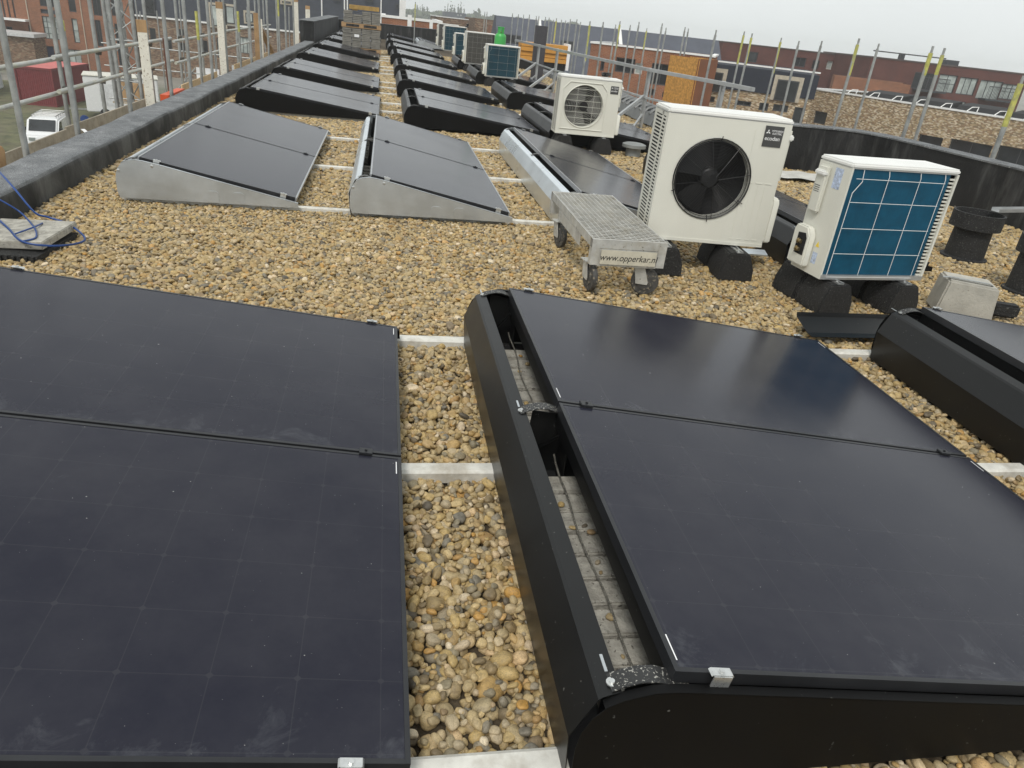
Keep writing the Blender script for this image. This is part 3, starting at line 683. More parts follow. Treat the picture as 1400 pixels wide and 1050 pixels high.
    ex, ez, dl = bx-.040*k, bz+.027*k, .0165*k
    for t in (90, 210, 330):
        c, s = math.cos(rad(t)), math.sin(rad(t)); p = [(0, 0), (.5, .29), (1, 0), (.5, -.29)]
        em.prism([(ex+dl*(u*c-v*s), ez+dl*(u*s+v*c)) for u, v in p], -.0052, -.0041)
    em.build('emblem', WHITE, bd)
    R90 = (rad(90), 0, 0)
    text('lettering', 'MITSUBISHI\nELECTRIC', .0165*k, WHITE, bd, (bx+.022*k, -.0045, bz+.027*k), R90, .92)
    text('lettering', 'ecodan', .036*k, WHITE, bd, (bx-.004*k, -.0045, bz-.013*k), R90, 1.0)
    # coil at the back with its wire guard
    cm = COILB if coil == 'blue' else COILG
    MB().box((.055, D-.055, .030), (W-.015, D-.012, Hh-.036)).build('coil', cm, root)
    s2 = MB()
    for i in range(rows): s2.box((.017, D-.02, .03+i*pz), (.052, D-.008, .03+i*pz+pz*.45))
    s2.build('rear_louvre', CREAM if coil == 'blue' else BADGE, root)
    wv = MB(); yy = D+.006; X = lambda q: W-.02-q*(W-.09)
    zt = Hh-.036
    if L:
        vs = (.05, .22, .40, .58, .76, .95); hs = (.03, .2, .37, .54, .71, .88)
    else:
        vs = (.36, .69, .955); hs = (.025, .25, .485, .72, .925)
    for q in vs: wv.tube([(X(q), yy-.012, zt), (X(q), yy, zt-.03), (X(q), yy, .03), (X(q), yy-.012, .02)], .0019, 5)
    if not L: wv.tube([(X(.10), yy-.01, zt), (X(.10), yy, zt*.9), (X(.035), yy, zt*.80), (X(.03), yy, .03)], .0023, 5)
    for h2 in hs: wv.tube([(X(.03), yy+.003, h2*zt), (X(.96), yy+.003, h2*zt)], .0019, 5)
    wv.build('coil_guard', WGRIDG if L else WGRID, root)
    # service side: grip moulding, valve cover with opening, stickers
    MB().box((W+.0004, .035, Hh*.52), (W+.030, .13, Hh*.93)).build('grip_moulding', CREAM, root, bevel=.012)
    MB().box((W+.002, .030, Hh*.84), (W+.046, .125, Hh*.885)).build('grip_lip', CREAMT, root, bevel=.008)
    gv = MB()
    for q in range(4): gv.box((W+.0305, .05, Hh*.70+q*.012), (W+.031, .10, Hh*.70+q*.012+.004))
    gv.build('grip_slots', BADGE, root)
    vc = MB(); a = (.0, .165); z0, z1 = .035, Hh*.40
    vc.prism([(a[0], z0), (a[1], z0), (a[1], z1-.05), (a[1]-.035, z1), (a[0]+.02, z1), (a[0], z1-.03)], W+.0006, W+.052, 'x')
    cov = vc.build('valve_cover', CREAM, root, bevel=.009)
    MB().prism([(.055, z0+.07), (.145, z0+.07), (.145, z1-.07), (.125, z1-.04), (.055, z1-.05)], W+.0525, W+.0535, 'x').build('valve_opening', DARKG, cov)
    va = MB()
    for zz in (z0+.10, z0+.15): va.lathe([(0, .02), (.013, .02), (.013, 0), (.018, 0), (.018, -.012), (0, -.012)], 12, (W+.058, .09, zz), 'y')
    va.build('valve', pm('brass', (.40, .32, .18), rough=.35, metal=.9), cov, smooth=40)
    MB().box((W+.0003, .165, Hh*.76), (W+.0011, .235, Hh*.93)).build('sticker', STICK, root)
    MB().box((W+.0003, .175, Hh*.10), (W+.0011, .22, Hh*.20)).build('sticker', STICK, root)
    MB().prism([(.18, Hh*.25), (.215, Hh*.25), (.1975, Hh*.30)], W+.0003, W+.0011, 'x').build('warning_sticker', YSTICK, root)
    return root, W, D, Hh

def make_foot(L=.52):
    root = empty('mounting_block', (0, 0, 0)); z = .195
    f = MB()
    pr_ = [(-.125, 0), (.125, 0), (.118, .085), (.072, z), (-.072, z), (-.118, .085)]
    f.prism(pr_, 0, L/2-.012).prism(pr_, L/2+.012, L)
    f.prism([(p[0]*.93, p[1]*.97) for p in pr_], L/2-.013, L/2+.013)
    f.build('rubber_block', RUBBER, root, bevel=.008)
    c = MB().sheet([(-.022, z+.012), (-.022, z+.0015), (.022, z+.0015), (.022, z+.012), (.012, z+.012)], .0025, .015, L-.015)
    ch = c.build('mounting_channel', ALU, root)
    MB().lathe([(0, .012), (.008, .012), (.008, .004), (.015, .004), (.015, 0)], 10, (0, .06, z+.004)).build('bolt', CLAMPM, ch)
    return root
ft = make_foot(); ft_used = False
def foot(x, y, rz, lab, grp):
    global ft_used
    o = copy_tree(ft) if ft_used else ft
    ft_used = True; o.location = (x, y, 0); o.rotation_euler.z = rz; tag(o, lab, 'mounting block', grp)
Z0 = .212
ul, WL, DL, HL = make_unit('large', 'grey'); us_, WS, DS, HS = make_unit('small', 'blue')
COILF = pm('deep_teal_coil', (.004, .040, .062), rough=.5, var=.3, scale=6, metal=.2)
def unit(proto, W, D, x, y, rz, rear, lab, coil=None, z=Z0):
    """x, y: the corner nearest the camera on the left"""
    o = proto if proto.name not in used else copy_tree(proto); used.add(proto.name)
    c, s = math.cos(rz), math.sin(rz)
    if rear: o.location = (x+c*W, y+s*W, z); o.location.x -= s*0; o.rotation_euler.z = rz+math.pi; o.location += Vector((-s*D, c*D, 0))-Vector((0, 0, 0)); 
    else: o.location = (x, y, z); o.rotation_euler.z = rz
    if coil is None and rear and y > 15 and proto is us_: coil = COILF
    if coil:
        for ch in o.children:
            if ch.name.split('.')[0] in ('coil', 'coil_guard'): ch.data = ch.data.copy(); ch.data.materials[0] = coil if ch.name.split('.')[0] == 'coil' else WGRIDG
    return tag(o, lab, 'heat pump', 'white heat pump units on the roof')
def feet(x, y, rz, xs, y0, lab):
    c, s = math.cos(rz), math.sin(rz)
    for q, (fx, w) in enumerate(zip(xs, ('left', 'right'))):
        foot(x+c*fx-s*y0, y+s*fx+c*y0, rz, 'rubber mounting block under the %s side of the %s' % (w, lab), 'rubber mounting blocks under the heat pumps')
unit(ul, WL, DL, 1.811, 4.738, rad(-5.5), False, 'largest cream heat pump with black round fan guard, behind the wheeled trolley')
feet(1.811, 4.738, rad(-5.5), (.13, .64), -.16, 'largest fan unit')
unit(us_, WS, DS, 2.714, 3.989, rad(6.3), True, 'cream heat pump showing its blue coil back, nearest on the right')
feet(2.714, 3.989, rad(6.3), (.13, .66), -.07, 'nearest blue coil unit')
unit(us_, WS, DS, 2.207, 9.733, rad(-1.4), False, 'smaller cream heat pump with pale fan grille, facing the camera in the middle distance')
feet(2.207, 9.733, rad(-1.4), (.13, .66), -.07, 'smaller fan unit farther back')
unit(us_, WS, DS, 2.363, 18.65, rad(5), True, 'distant heat pump with blue coil back, in front of the green gas cylinder')
feet(2.363, 18.65, rad(5), (.13, .66), -.07, 'distant blue coil unit')
unit(ul, WL, DL, 2.28, 23.0, rad(5), True, 'tall distant heat pump with grey coil back, left of the green gas cylinder')
feet(2.28, 23.0, rad(5), (.13, .66), -.07, 'distant grey coil unit')
p = atY(621.4, 75, 26.8); unit(us_, WS, DS, p.x, 26.8, rad(4), True, 'far heat pump with blue coil back half hidden by the tall grey coil unit')
p = atY(606.4, 72, 30.0); unit(ul, WL, DL, p.x, 30.0, rad(4), True, 'far heat pump with dark blue-green coil back, second from the end of the row', COILF)
p = atY(598.6, 60, 33.5); unit(ul, WL, DL, p.x, 33.5, rad(4), True, 'farthest white heat pump at the end wall with a grey coil back')

# ------------------------------------------------------------------ wheeled grating trolley
TG = pm('dirty_galvanised', (.50, .50, .475), rough=.5, metal=.4, var=.25, scale=12, streak=((8, 8, 8), .6, (.40, .36, .27)), speck=(40, .68, (.16, .14, .10)))
tr = empty('trolley', (1.245, 4.115, 0), rad(-.5), 'low galvanised trolley with grating deck on castors, beside the largest fan unit', 'trolley')
TW, TL, TH = .475, 1.28, .352
fm = MB()
for x in (0, TW-.006): fm.box((x, 0, TH-.055), (x+.006, TL, TH))
for y in (0, TL-.006): fm.box((.006, y, TH-.055), (TW-.006, y+.006, TH))
for x in (0, TW-.05):
    for y in (-.004, TL-.04):
        fm.box((x, y, TH-.16), (x+.004, y+.05, TH-.001)); fm.box((x+.004, y, TH-.16), (x+.05, y+.004, TH-.001))
fm.box((.05, .0, TH-.165), (TW-.05, .004, TH-.058)).box((.05, TL-.004, TH-.165), (TW-.05, TL, TH-.058))
fm.box((0, .30, TH-.13), (.004, TL-.30, TH-.058))
fm.build('frame', TG, tr)
gr = MB()
for i in range(14): x = .010+i*(TW-.022)/13; gr.box((x, .007, TH-.026), (x+.0035, TL-.007, TH+.001))
for i in range(36): y = .02+i*(TL-.04)/35; gr.tube([(.007, y, TH-.003), (TW-.007, y, TH-.003)], .0028, 5)
gr.build('grating', TG, tr)
sg = MB().box((.062, -.012, TH-.150), (TW-.06, -.007, TH-.062)).build('sign', pm('dirty_sign_plate', (.50, .47, .38), rough=.6, var=.15, scale=14), tr)
text('lettering', 'www.opperkar.nl', .056, pm('black_print', (.02, .02, .02), rough=.5), sg, (TW/2, -.0125, TH-.108), (rad(90), 0, 0), .93, .25)
WHEEL = pm('worn_rubber_wheel', (.055, .053, .05), rough=.7, var=.35, scale=30, speck=(60, .6, (.22, .19, .14)))
for cx, cy, a in ((.035, .12, 8), (.345, .06, 78), (.035, 1.06, 12), (.44, 1.06, 10)):
    e = MB(); e.box((-.045, -.045, .183), (.045, .045, .189))
    for s in (-1, 1): e.prism([(-.03, .185), (.035, .185), (.012, .075), (-.06, .072), (-.064, .088)][::1], s*.029-.0015, s*.029+.0015, 'x')
    ca = e.build('castor', TG, tr, (cx, cy, 0), (0, 0, rad(a)))
    MB().lathe([(.012, -.022), (.05, -.022), (.052, -.018), (.083, -.016), (.088, -.008), (.088, .008), (.083, .016), (.052, .018), (.05, .022), (.012, .022)], 30, (0, -.047, .088), 'x').build('wheel', WHEEL, ca, smooth=40)

# ------------------------------------------------------------------ small things on the roof
def roofvent(x, y, r, h, R, hc, lab):
    o = MB().lathe([(r*1.22, 0), (r*1.22, .012), (r*1.03, .018), (r*.97, h), (R, h), (R, h+hc), (R-.018, h+hc), (R-.02, h+.05), (0, h+.05)], 36, (0, 0, 0)).build('roof_vent', RUBBER, None, (x, y, 0), smooth=35)
    tag(o, lab, 'roof vent', 'black roof vents')
roofvent(5.08, 5.52, .155, .27, .205, .13, 'black capped roof vent with an aluminium strip laid on its top')
roofvent(4.90, 4.62, .13, .30, .165, .13, 'black roof vent cut by the right edge of the photo')
o = MB().sheet([(-.04, .03), (-.04, 0), (.04, 0), (.04, .03)], .003, 0, 1.6).build('aluminium_strip', ALU, None, (5.20, 5.50, .42), (rad(2), 0, rad(-82)))
tag(o, 'aluminium channel lying from the capped roof vent out of the photo', 'metal strip')
cb = empty('concrete_block', (3.87, 4.08, 0), rad(-24), 'rough concrete block with flat steel bracket, right of the nearest blue coil unit', 'concrete block')
MB().prism([(-.17, 0), (.19, 0), (.165, .225), (-.145, .235)], -.11, .13).build('block', CONC, cb, bevel=.012)
MB().sheet([(-.18, .236), (-.13, .245), (.10, .238), (.125, .232), (.135, .15), (.155, .14)], .004, -.075, -.045).build('bracket', GALV, cb)
o = MB().box((.0, -.045, 0), (.17, .045, .09)).build('rubber_wedge', RUBBER, None, (4.06, 4.02, .02), (0, 0, rad(-20)), bevel=.015); tag(o, 'black rubber lump against the right side of the concrete block', 'rubber block')
# folded black end plate lying loose on the pebbles
o = MB().sheet([(-.0, .0), (.055, .004), (.19, .05), (.20, .075)], .0025, 0, .62, 'x').build('loose_profile', BLACK, None, (2.42, 3.46, .035), (0, 0, rad(2)))
tag(o, 'loose folded black sheet lying on pebbles before the blue coil unit', 'metal sheet')
o = MB().box((0, 0, 0), (.24, .12, .012)).build('aluminium_sheet', PALE, None, (2.66, 5.02, .05), (rad(4), rad(-3), rad(-14))); tag(o, 'small bright aluminium sheet lying between the two nearest heat pumps', 'metal sheet')
o = MB()
for i in range(26):
    for j in range(9): o.v.append((i*.055, j*.07, .008*math.sin(i*.9+j*.35)+.007*math.sin(j*1.7)+.02))
for i in range(25):
    for j in range(8): o.f.append((i*9+j, (i+1)*9+j, (i+1)*9+j+1, i*9+j+1))
o = o.build('plastic_foil', pm('pale_foil', (.55, .54, .50), rough=.4, var=.12), None, (4.75, 8.75, .02), (0, 0, rad(-6)), smooth=60); tag(o, 'crumpled pale plastic foil on the pebbles before the black wall', 'foil')
# cables at the hidden array
for pts, mt, lab in (([(2.90, 5.2, .16), (2.98, 5.25, .22), (3.08, 5.35, .12), (3.12, 5.2, .03)], PINK, 'thin red cable hanging behind the largest fan unit'),
                     ([(2.86, 5.6, .30), (3.0, 5.7, .34), (3.18, 5.9, .30), (3.35, 6.0, .16), (3.45, 6.1, .05)], YGRN, 'yellow-green earth cable looping over the hidden array end')):
    tag(MB().tube(pts, .005, 6).build('cable', mt, smooth=60), lab, 'cable')
g = MB()
tag(MB().tube([(2.86, 3.0, .11), (2.84, 2.93, .13), (2.85, 2.84, .12), (2.83, 2.70, .125), (2.86, 2.55, .11)], .006, 6).build('cable', PINK, smooth=60), 'dark red cable lying in the open gutter of the right edge array', 'cable')
o = MB()
for i in range(7): o.obox((2.83+random.uniform(-.06, .05), 2.62+i*.05, .06+random.uniform(0, .03)), (.07, .05, .035), (random.uniform(-.3, .3), random.uniform(-.3, .3), random.uniform(0, 3)))
tag(o.build('rubble', CONC, None, bevel=.006), 'pale stone rubble in the gutter of the right edge array', 'rubble')
# small grey vent behind the fan unit
o = MB().lathe([(.10, 0), (.10, .10), (.16, .11), (.16, .15), (.12, .165), (0, .17)], 24).build('roof_vent', pm('grey_plastic', (.20, .21, .205), rough=.6), None, (3.32, 9.75, 0), smooth=35); tag(o, 'small grey mushroom vent right of the smaller fan unit', 'roof vent', 'black roof vents'); del o['group']
# paver on a black mat with blue strapping at the left edge
o = MB().box((-.22, -.22, 0), (.22, .22, .045)).build('paving_slab', PAVER, None, (-2.10, 4.58, .035), (rad(1), rad(-2), rad(-4)), bevel=.005); tag(o, 'grey paving slab on a black mat by the left parapet', 'paving slab')
o = MB().box((-.25, -.27, 0), (.22, .24, .03))
for i in range(14): o.box((-.25+i*.034, -.285, 0), (-.235+i*.034, -.27, .028))
o = o.build('rubber_mat', RUBBER, None, (-2.10, 4.54, -.004), (0, 0, rad(-4))); tag(o, 'ribbed black rubber mat under the paving slab on the left', 'mat')
pts = [atZ(-30, 205, .30), atZ(0, 236, .26), atZ(20, 258, .21), atZ(47, 290, .11), atZ(66, 297, .09), atZ(90, 305, .07), atZ(110, 318, .06), atZ(116, 328, .045), atZ(100, 334, .05), atZ(66, 336, .07), atZ(30, 330, .09), atZ(10, 311, .12), atZ(-20, 285, .16)]
def smooth_path(pts, n=5):
    out = []
    for i in range(len(pts)-1):
        p0, p1, p2, p3 = pts[max(i-1, 0)], pts[i], pts[i+1], pts[min(i+2, len(pts)-1)]
        for k in range(n):
            t = k/n; out.append(.5*((2*p1)+(-p0+p2)*t+(2*p0-5*p1+4*p2-p3)*t*t+(-p0+3*p1-3*p2+p3)*t**3))
    return out+[pts[-1]]
st = MB().tube(smooth_path(pts), .0065, 6)
st.tube(smooth_path([atZ(-10, 268, .22), atZ(12, 280, .17), atZ(30, 292, .12), atZ(46, 310, .10), atZ(50, 320, .09), atZ(47, 326, .088), atZ(30, 330, .088)]), .005, 6)
st.tube(smooth_path([atZ(20, 320, .09), atZ(45, 311, .10), atZ(58, 305, .09)]), .0045, 6)
tag(st.build('strapping', BLUEP, smooth=60), 'tangled blue plastic strapping over the paving slab on the left', 'strapping')
# pallet of pavers
pal = empty('pallet_stack', (-.80, 26.4, 0), rad(2), 'two-tier stack of grey concrete pavers on pallets behind the left arrays', 'paver stack')
pb = MB()
def tier(z0, n, x0, x1, cols=4):
    w = (x1-x0)/cols
    for c in range(cols):
        for k in range(n):
            if z0 > .8 and c == 1 and k >= n-2: continue
            j = random.uniform(-.012, .012); pb.box((x0+c*w+.01+j, -.4+random.uniform(-.012, .012), z0+k*.05+.002), (x0+(c+1)*w-.01+j, .4, z0+(k+1)*.05-.005))
tier(.20, 11, -.60, .60); tier(.85, 8, -.56, .60)
pb.build('pavers', pm('stacked_paver_concrete', (.21, .20, .175), rough=.95, var=.25, scale=7), pal)
pw2 = MB()
for z in (.06, .765): 
    pw2.box((-.62, -.42, z+.105), (.62, .42, z+.125)).box((-.62, -.42, z), (.62, .42, z+.02))
    for x in (-.62, -.07, .48): pw2.box((x, -.42, z+.021), (x+.14, .42, z+.104))
pw2.build('pallet', TIMBER, pal)
MB().box((-.22, -.415, .50), (-.07, -.412, .58)).build('label_sheet', WHITE, pal)
o = MB().box((-.38, -.3, 0), (.55, .3, .125)).box((-.30, -.28, -.03), (-.12, .28, -.001)).build('timber_crate', pm('old_yellow_timber', (.36, .23, .07), rough=.8, var=.3, scale=6, streak=((3, 30, 30), .5, (.2, .12, .04))), None, (-.80, 26.4, 1.285), (0, 0, rad(2)), bevel=.006); tag(o, 'yellowish timber crate lid lying on top of the paver stack', 'timber')
# gas cylinder
gc = empty('gas_cylinder', (2.92, 20.6, 0), 0, 'bright green gas cylinder with collar, behind the distant blue coil unit', 'gas cylinder')
MB().lathe([(0, 0), (.145, 0), (.15, .02), (.15, 1.05), (.142, 1.09), (.115, 1.13), (.05, 1.145), (0, 1.145)], 28).build('tank', GREEN, gc, smooth=40)
co = MB()
for a0, a1 in ((.2, 1.3), (1.75, 2.9), (3.3, 4.5), (4.9, 6.1)):
    for r_, f in ((.085, 1),):
        o = len(co.v); k = 6
        for i in range(k):
            t = a0+(a1-a0)*i/(k-1); co.v += [(r_*math.cos(t), r_*math.sin(t), 1.12), (r_*math.cos(t), r_*math.sin(t), 1.28), ((r_-.006)*math.cos(t), (r_-.006)*math.sin(t), 1.28), ((r_-.006)*math.cos(t), (r_-.006)*math.sin(t), 1.12)]
        for i in range(k-1):
            for q in range(4): co.f.append((o+i*4+q, o+i*4+(q+1) % 4, o+(i+1)*4+(q+1) % 4, o+(i+1)*4+q))
co.tube(circle(0, 0, 0, .085, 24), .01, 6, False); 
for i in range(len(co.v)-25*6, len(co.v)): x, y, z = co.v[i]; co.v[i] = (x, z, 1.285+y)
co.build('collar', GREEN, gc, smooth=40)
MB().lathe([(.02, 1.09), (.025, 1.17), (.012, 1.18), (0, 1.2)], 12).build('valve', pm('brass', (.4, .3, .1)), gc)
# black pouch and cables lying on the smaller fan unit
o = MB()
for i in range(9): o.tube([(random.uniform(-.06, .06), random.uniform(-.05, .05), .02+.008*i*.6) for _ in range(4)], .009, 6)
tag(o.build('cable_bundle', WIREM, None, (2.82, 9.86, Z0+HS+.0), smooth=60), 'small black cable bundle on top of the smaller fan unit', 'cable bundle')
o = MB().lathe([(0, .05), (.05, .05), (.06, .03), (.06, 0)], 14).lathe([(0, .13), (.04, .12), (.05, .09), (.03, .05)], 12, (.03, 0, 0)).build('black_pouch', FANM, None, (2.96, 30.1, Z0+HL), smooth=50); tag(o, 'small dark pouch lying on top of a far heat pump', 'pouch')
# ------------------------------------------------------------------ scaffold outside the left parapet
sc_ = empty('scaffold', (-3.3, 6, GZ), 0, 'grey tube scaffold with guard rails outside the left parapet', 'scaffold')
def local(o, root): o.parent = root; o.matrix_parent_inverse = root.matrix_basis.inverted(); return o
bpy.context.view_layer.update()
def std(x, y, ztop, r=.0242, yellow=0, mat=None, z0=GZ, lean=0):
    o = MB().tube([(x, y, z0), (x+lean, y, ztop)], r, 10).build('standard', mat or GALV, smooth=60); local(o, sc_)
    if yellow:
        c = MB().tube([(x, y, ztop-yellow), (x, y, ztop+.01)], r+.0012, 10).build('painted_end', YELP, smooth=60); c.parent = o
inner = [6.45, 7.54, 9.12, 10.87, 11.95, 13.45, 14.72, 17.36, 18.7, 19.9, 21.6, 23.4, 25.4]
for i, y in enumerate(inner): std(-2.80, y, 2.9)
for y, zt, yl in ((7.95, 3, 0), (9.75, 3, 0), (11.0, 3, 0), (11.7, 3, 0), (13.3, 3, 0), (15.2, 3, 0), (17.0, 3, 0), (19, 3, 0), (21, 3, 0), (24, 3, 0)): std(-3.70, y, zt)
p = atX(84, 29, -3.62); std(-3.62, p.y, p.z, yellow=.10)
p = atX(268, 16, -3.3); std(-3.3, p.y, p.z, yellow=.45)
p = atX(325, 16, -3.2); std(-3.2, p.y, p.z, yellow=.4)
p = atX(380, 0, -2.95); std(-2.95, p.y, p.z+.2, yellow=.6); p = atX(389, 0, -2.9); std(-2.9, p.y, p.z+.25, yellow=.55)
p = atX(16, 152, -3.2); std(-3.3, 6.55, -.02, yellow=.3)
RUST = pm('rusty_tube', (.14, .055, .035), rough=.7, var=.3)
p = atX(224, 52, -3.5); std(-3.5, p.y, p.z, mat=RUST)
def tube_rail(pts, name='guard_rail', r=.0242, m=None):
    return local(MB().tube(pts, r, 10).build(name, m or pm('bright_guard_rail', (.46, .465, .44), rough=.45, metal=.4, var=.2, scale=5, streak=((3, 3, 3), .5, (.55, .52, .25))), smooth=60), sc_)
X2 = -3.64
for z in (.575, .225):
    tube_rail([(X2, 5.2, z-.01), (X2, 9.8, z)]); tube_rail([(X2+.06, 9.3, z+.03), (X2+.06, 14.2, z+.05)]); tube_rail([(X2, 14.6, z-.02), (X2, 18.7, z)]); tube_rail([(X2, 18.9, z+.02), (X2, 26.5, z)])
cpl = MB()
for y in (6.6, 7.95, 9.75, 11.0, 13.3, 15.2, 17.0):
    for z in (.575, .225):
        cpl.obox((X2-.035, y, z), (.07, .06, .075), (.2, .1, .3)); cpl.tube([(X2-.05, y-.03, z+.02), (X2+.02, y-.03, z+.05)], .008, 6)
local(cpl.build('coupler', pm('grimy_coupler', (.09, .085, .075), rough=.6, metal=.4, var=.3), None, bevel=.008), sc_)
for y in (6.5, 9.1, 12, 14.7, 17.4, 20): tube_rail([(-2.7, y, -.46), (-3.9, y, -.46)], 'transom', m=GALV)
# boards and toe boards
bd = MB()
for k in range(4): bd.box((-2.84-.225*k, 3, -.44), (-2.84-.225*k-.215, 26, -.40))
local(bd.build('deck_boards', PLY, None), sc_)
def board(a, b, h, lab, mt=PLY, t=.02):
    a, b = Vector(a), Vector(b); d = b-a; L = d.length; rz = math.atan2(d.y, d.x)
    o = MB().box((0, -t/2, -h), (L, t/2, 0)).build('toe_board', mt, None, a, (0, -math.asin(d.z/L), rz)); tag(o, lab, 'board', 'boards on the left scaffold'); return o
board((-3.50, 6.3, -.115), (-3.50, 9.1, -.11), .22, 'weathered toe board above the white van')
board((-3.53, 9.18, -.10), (-3.53, 12.4, -.12), .22, 'weathered toe board left of the first white post')
board((-3.53, 14.4, -.12), (-3.53, 17.4, -.12), .2, 'pale toe board between the two white posts on the scaffold', LTIMB)
board((-3.53, 19.4, -.12), (-3.53, 26, -.12), .2, 'pale toe board at the far end of the left scaffold', LTIMB)
def post(px, py, ptx, pty, X, w, lab, mt=WPOST, tip=None, below=.6):
    a = atX(px, py, X); b = atY(ptx, pty, a.y)
    o = MB().box((-w/2, -.022, -below), (w/2, .022, b.z-a.z)).build('wooden_post', mt, None, a, (0, 0, rad(18)), bevel=.004); tag(o, lab, 'post', 'wooden posts on the left scaffold')
    if tip: MB().box((-w/2-.002, -.024, b.z-a.z-tip), (w/2+.002, .024, b.z-a.z+.003)).build('bare_tip', TIMBER, o)
post(206, 143, 198, 28, -2.86, .105, 'chipped white wooden post with brown top, nearest on the left scaffold', tip=.13)
post(306, 98, 301, 3, -2.84, .105, 'second white wooden post along the left scaffold', tip=.10)
post(353, 75, 354, 18, -2.9, .12, 'yellow-brown wooden post on the left scaffold with a leaning plank', TIMBER)
post(359, 73, 356, 26, -2.86, .05, 'thin white batten beside the yellow-brown post')
post(406, 55, 406, 0, -2.84, .13, 'third white wooden post, near the raised parapet', tip=.06)
post(421, 30, 421, 8, -2.95, .16, 'white post standing behind the raised parapet', tip=.12)
a = atX(352, 30, -3.0); b = atX(372, 72, -3.0); o = MB().box((-.06, -.02, 0), (.06, .02, (a-b).length)).build('leaning_plank', TIMBER, None, b, (-math.atan2(a.y-b.y, a.z-b.z), 0, 0)); tag(o, 'brown plank leaning against the yellow-brown post', 'plank')
a = atX(9, 232, -2.78); o = MB().prism([(-.05, -.35), (.055, -.35), (.05, .02), (.06, .14), (.045, .172), (-.05, .165)], -.04, .04).build('timber_stub', TIMBER, None, (-2.80, 5.95, .11), (0, 0, rad(50)), bevel=.004); tag(o, 'split brown timber stub at the left edge of the photo', 'timber')
o = MB().box((-.5, -.05, -.09), (.0, .05, .0)).build('timber_beam', LTIMB, None, (-2.86, 5.90, .165), (0, 0, rad(25))); tag(o, 'pale cut beam behind the split timber stub', 'timber')
o = MB().box((0, 0, 0), (.12, 1.0, .10)).build('orange_barrier', pm('orange_plastic', (.70, .10, .03), rough=.45, var=.1), None, (-3.35, 12.35, -.16)); tag(o, 'orange plastic barrier board on the left scaffold deck', 'barrier')
o = MB().sheet([(0, 0), (.5, .0)], .002, -.02, .02).build('strap', WHITE, None, (-3.25, 8.9, -.06), (0, rad(12), rad(-50))); tag(o, 'white lifting strap over the toe board', 'strap')
o = MB().tube([(0, 0, 0), (.02, .1, .02), (-.02, .2, -.05), (.03, .28, -.16)], .012, 6).build('hanging_clamp', pm('grimy_coupler', (.09, .085, .075)), None, (-3.02, 6.25, .12), smooth=60); tag(o, 'loose scaffold clamp hanging beside the timber stub', 'clamp')
# second scaffold around the works farther left
fs = empty('far_scaffold', (-9, 33, GZ), 0, 'second tube scaffold farther off, before the beige and slate building on the left', 'scaffold')
bpy.context.view_layer.update()
def lf(o): o.parent = fs; o.matrix_parent_inverse = fs.matrix_basis.inverted(); return o
for i in range(11):
    x = -10.6+i*.66+random.uniform(-.15, .15)
    lf(MB().tube([(x, 33, GZ), (x+random.uniform(-.1, .1), 33, random.uniform(.2, 3.2))], .026, 8).build('standard', GALV, smooth=60))
    if i % 2: lf(MB().tube([(x+.3, 34.2, GZ), (x+.3, 34.2, random.uniform(-1, 2))], .026, 8).build('standard', GALV, smooth=60))
for z in (-4.9, -3.9, -2.9, -1.7, -.9): lf(MB().tube([(-10.9, 33.05, z), (-3.8, 33.05, z+random.uniform(-.1, .1))], .026, 8).build('ledger', GALV, smooth=60))
lf(MB().box((-10.8, 33.1, -3.1), (-4.0, 34.2, -3.04)).build('deck_boards', PLY))
lf(MB().tube([(-10.5, 33, -5), (-7.5, 33, -1.5)], .026, 8).build('diagonal_brace', GALV, smooth=60)); lf(MB().tube([(-8, 33, -5), (-4.6, 33, -1.5)], .026, 8).build('diagonal_brace', GALV, smooth=60))
for x, z, w_, h_, m_, lb in ((-7.6, -3.0, .9, 1.5, WHITE, 'white insulation sheet standing on the far scaffold deck'), (-6.2, -3.0, .8, 1.7, pm('grey_white_sheet', (.5, .52, .52)), 'pale grey sheet leaning on the far scaffold deck'), (-10.6, -3.0, 1.3, .7, TIMBER, 'pile of brown timber on the far scaffold deck')):
    tag(MB().box((0, 0, 0), (w_, .12, h_)).build('building_sheet', m_, None, (x, 33.4, z), (rad(-4), 0, rad(random.uniform(-8, 8)))), lb, 'sheet')
# lattice hoist mast
hm = empty('hoist_mast', (-5.6, 17.4, GZ), rad(10), 'triangular lattice hoist mast standing between scaffold and red brick building', 'mast')
mm = MB(); T = [(0, 0), (.5, 0), (.25, .43)]
for x, y in T: mm.tube([(x, y, 0), (x, y, 11)], .04, 8)
for k in range(14):
    z = k*.78
    for (a, b) in ((T[0], T[1]), (T[1], T[2]), (T[2], T[0])):
        mm.tube([(*a, z), (*b, z)], .017, 6); mm.tube([(*a, z), (*b, z+.39)], .012, 5); mm.tube([(*b, z+.39), (*a, z+.78)], .012, 5)
mm.build('lattice', GALV, hm, smooth=60)

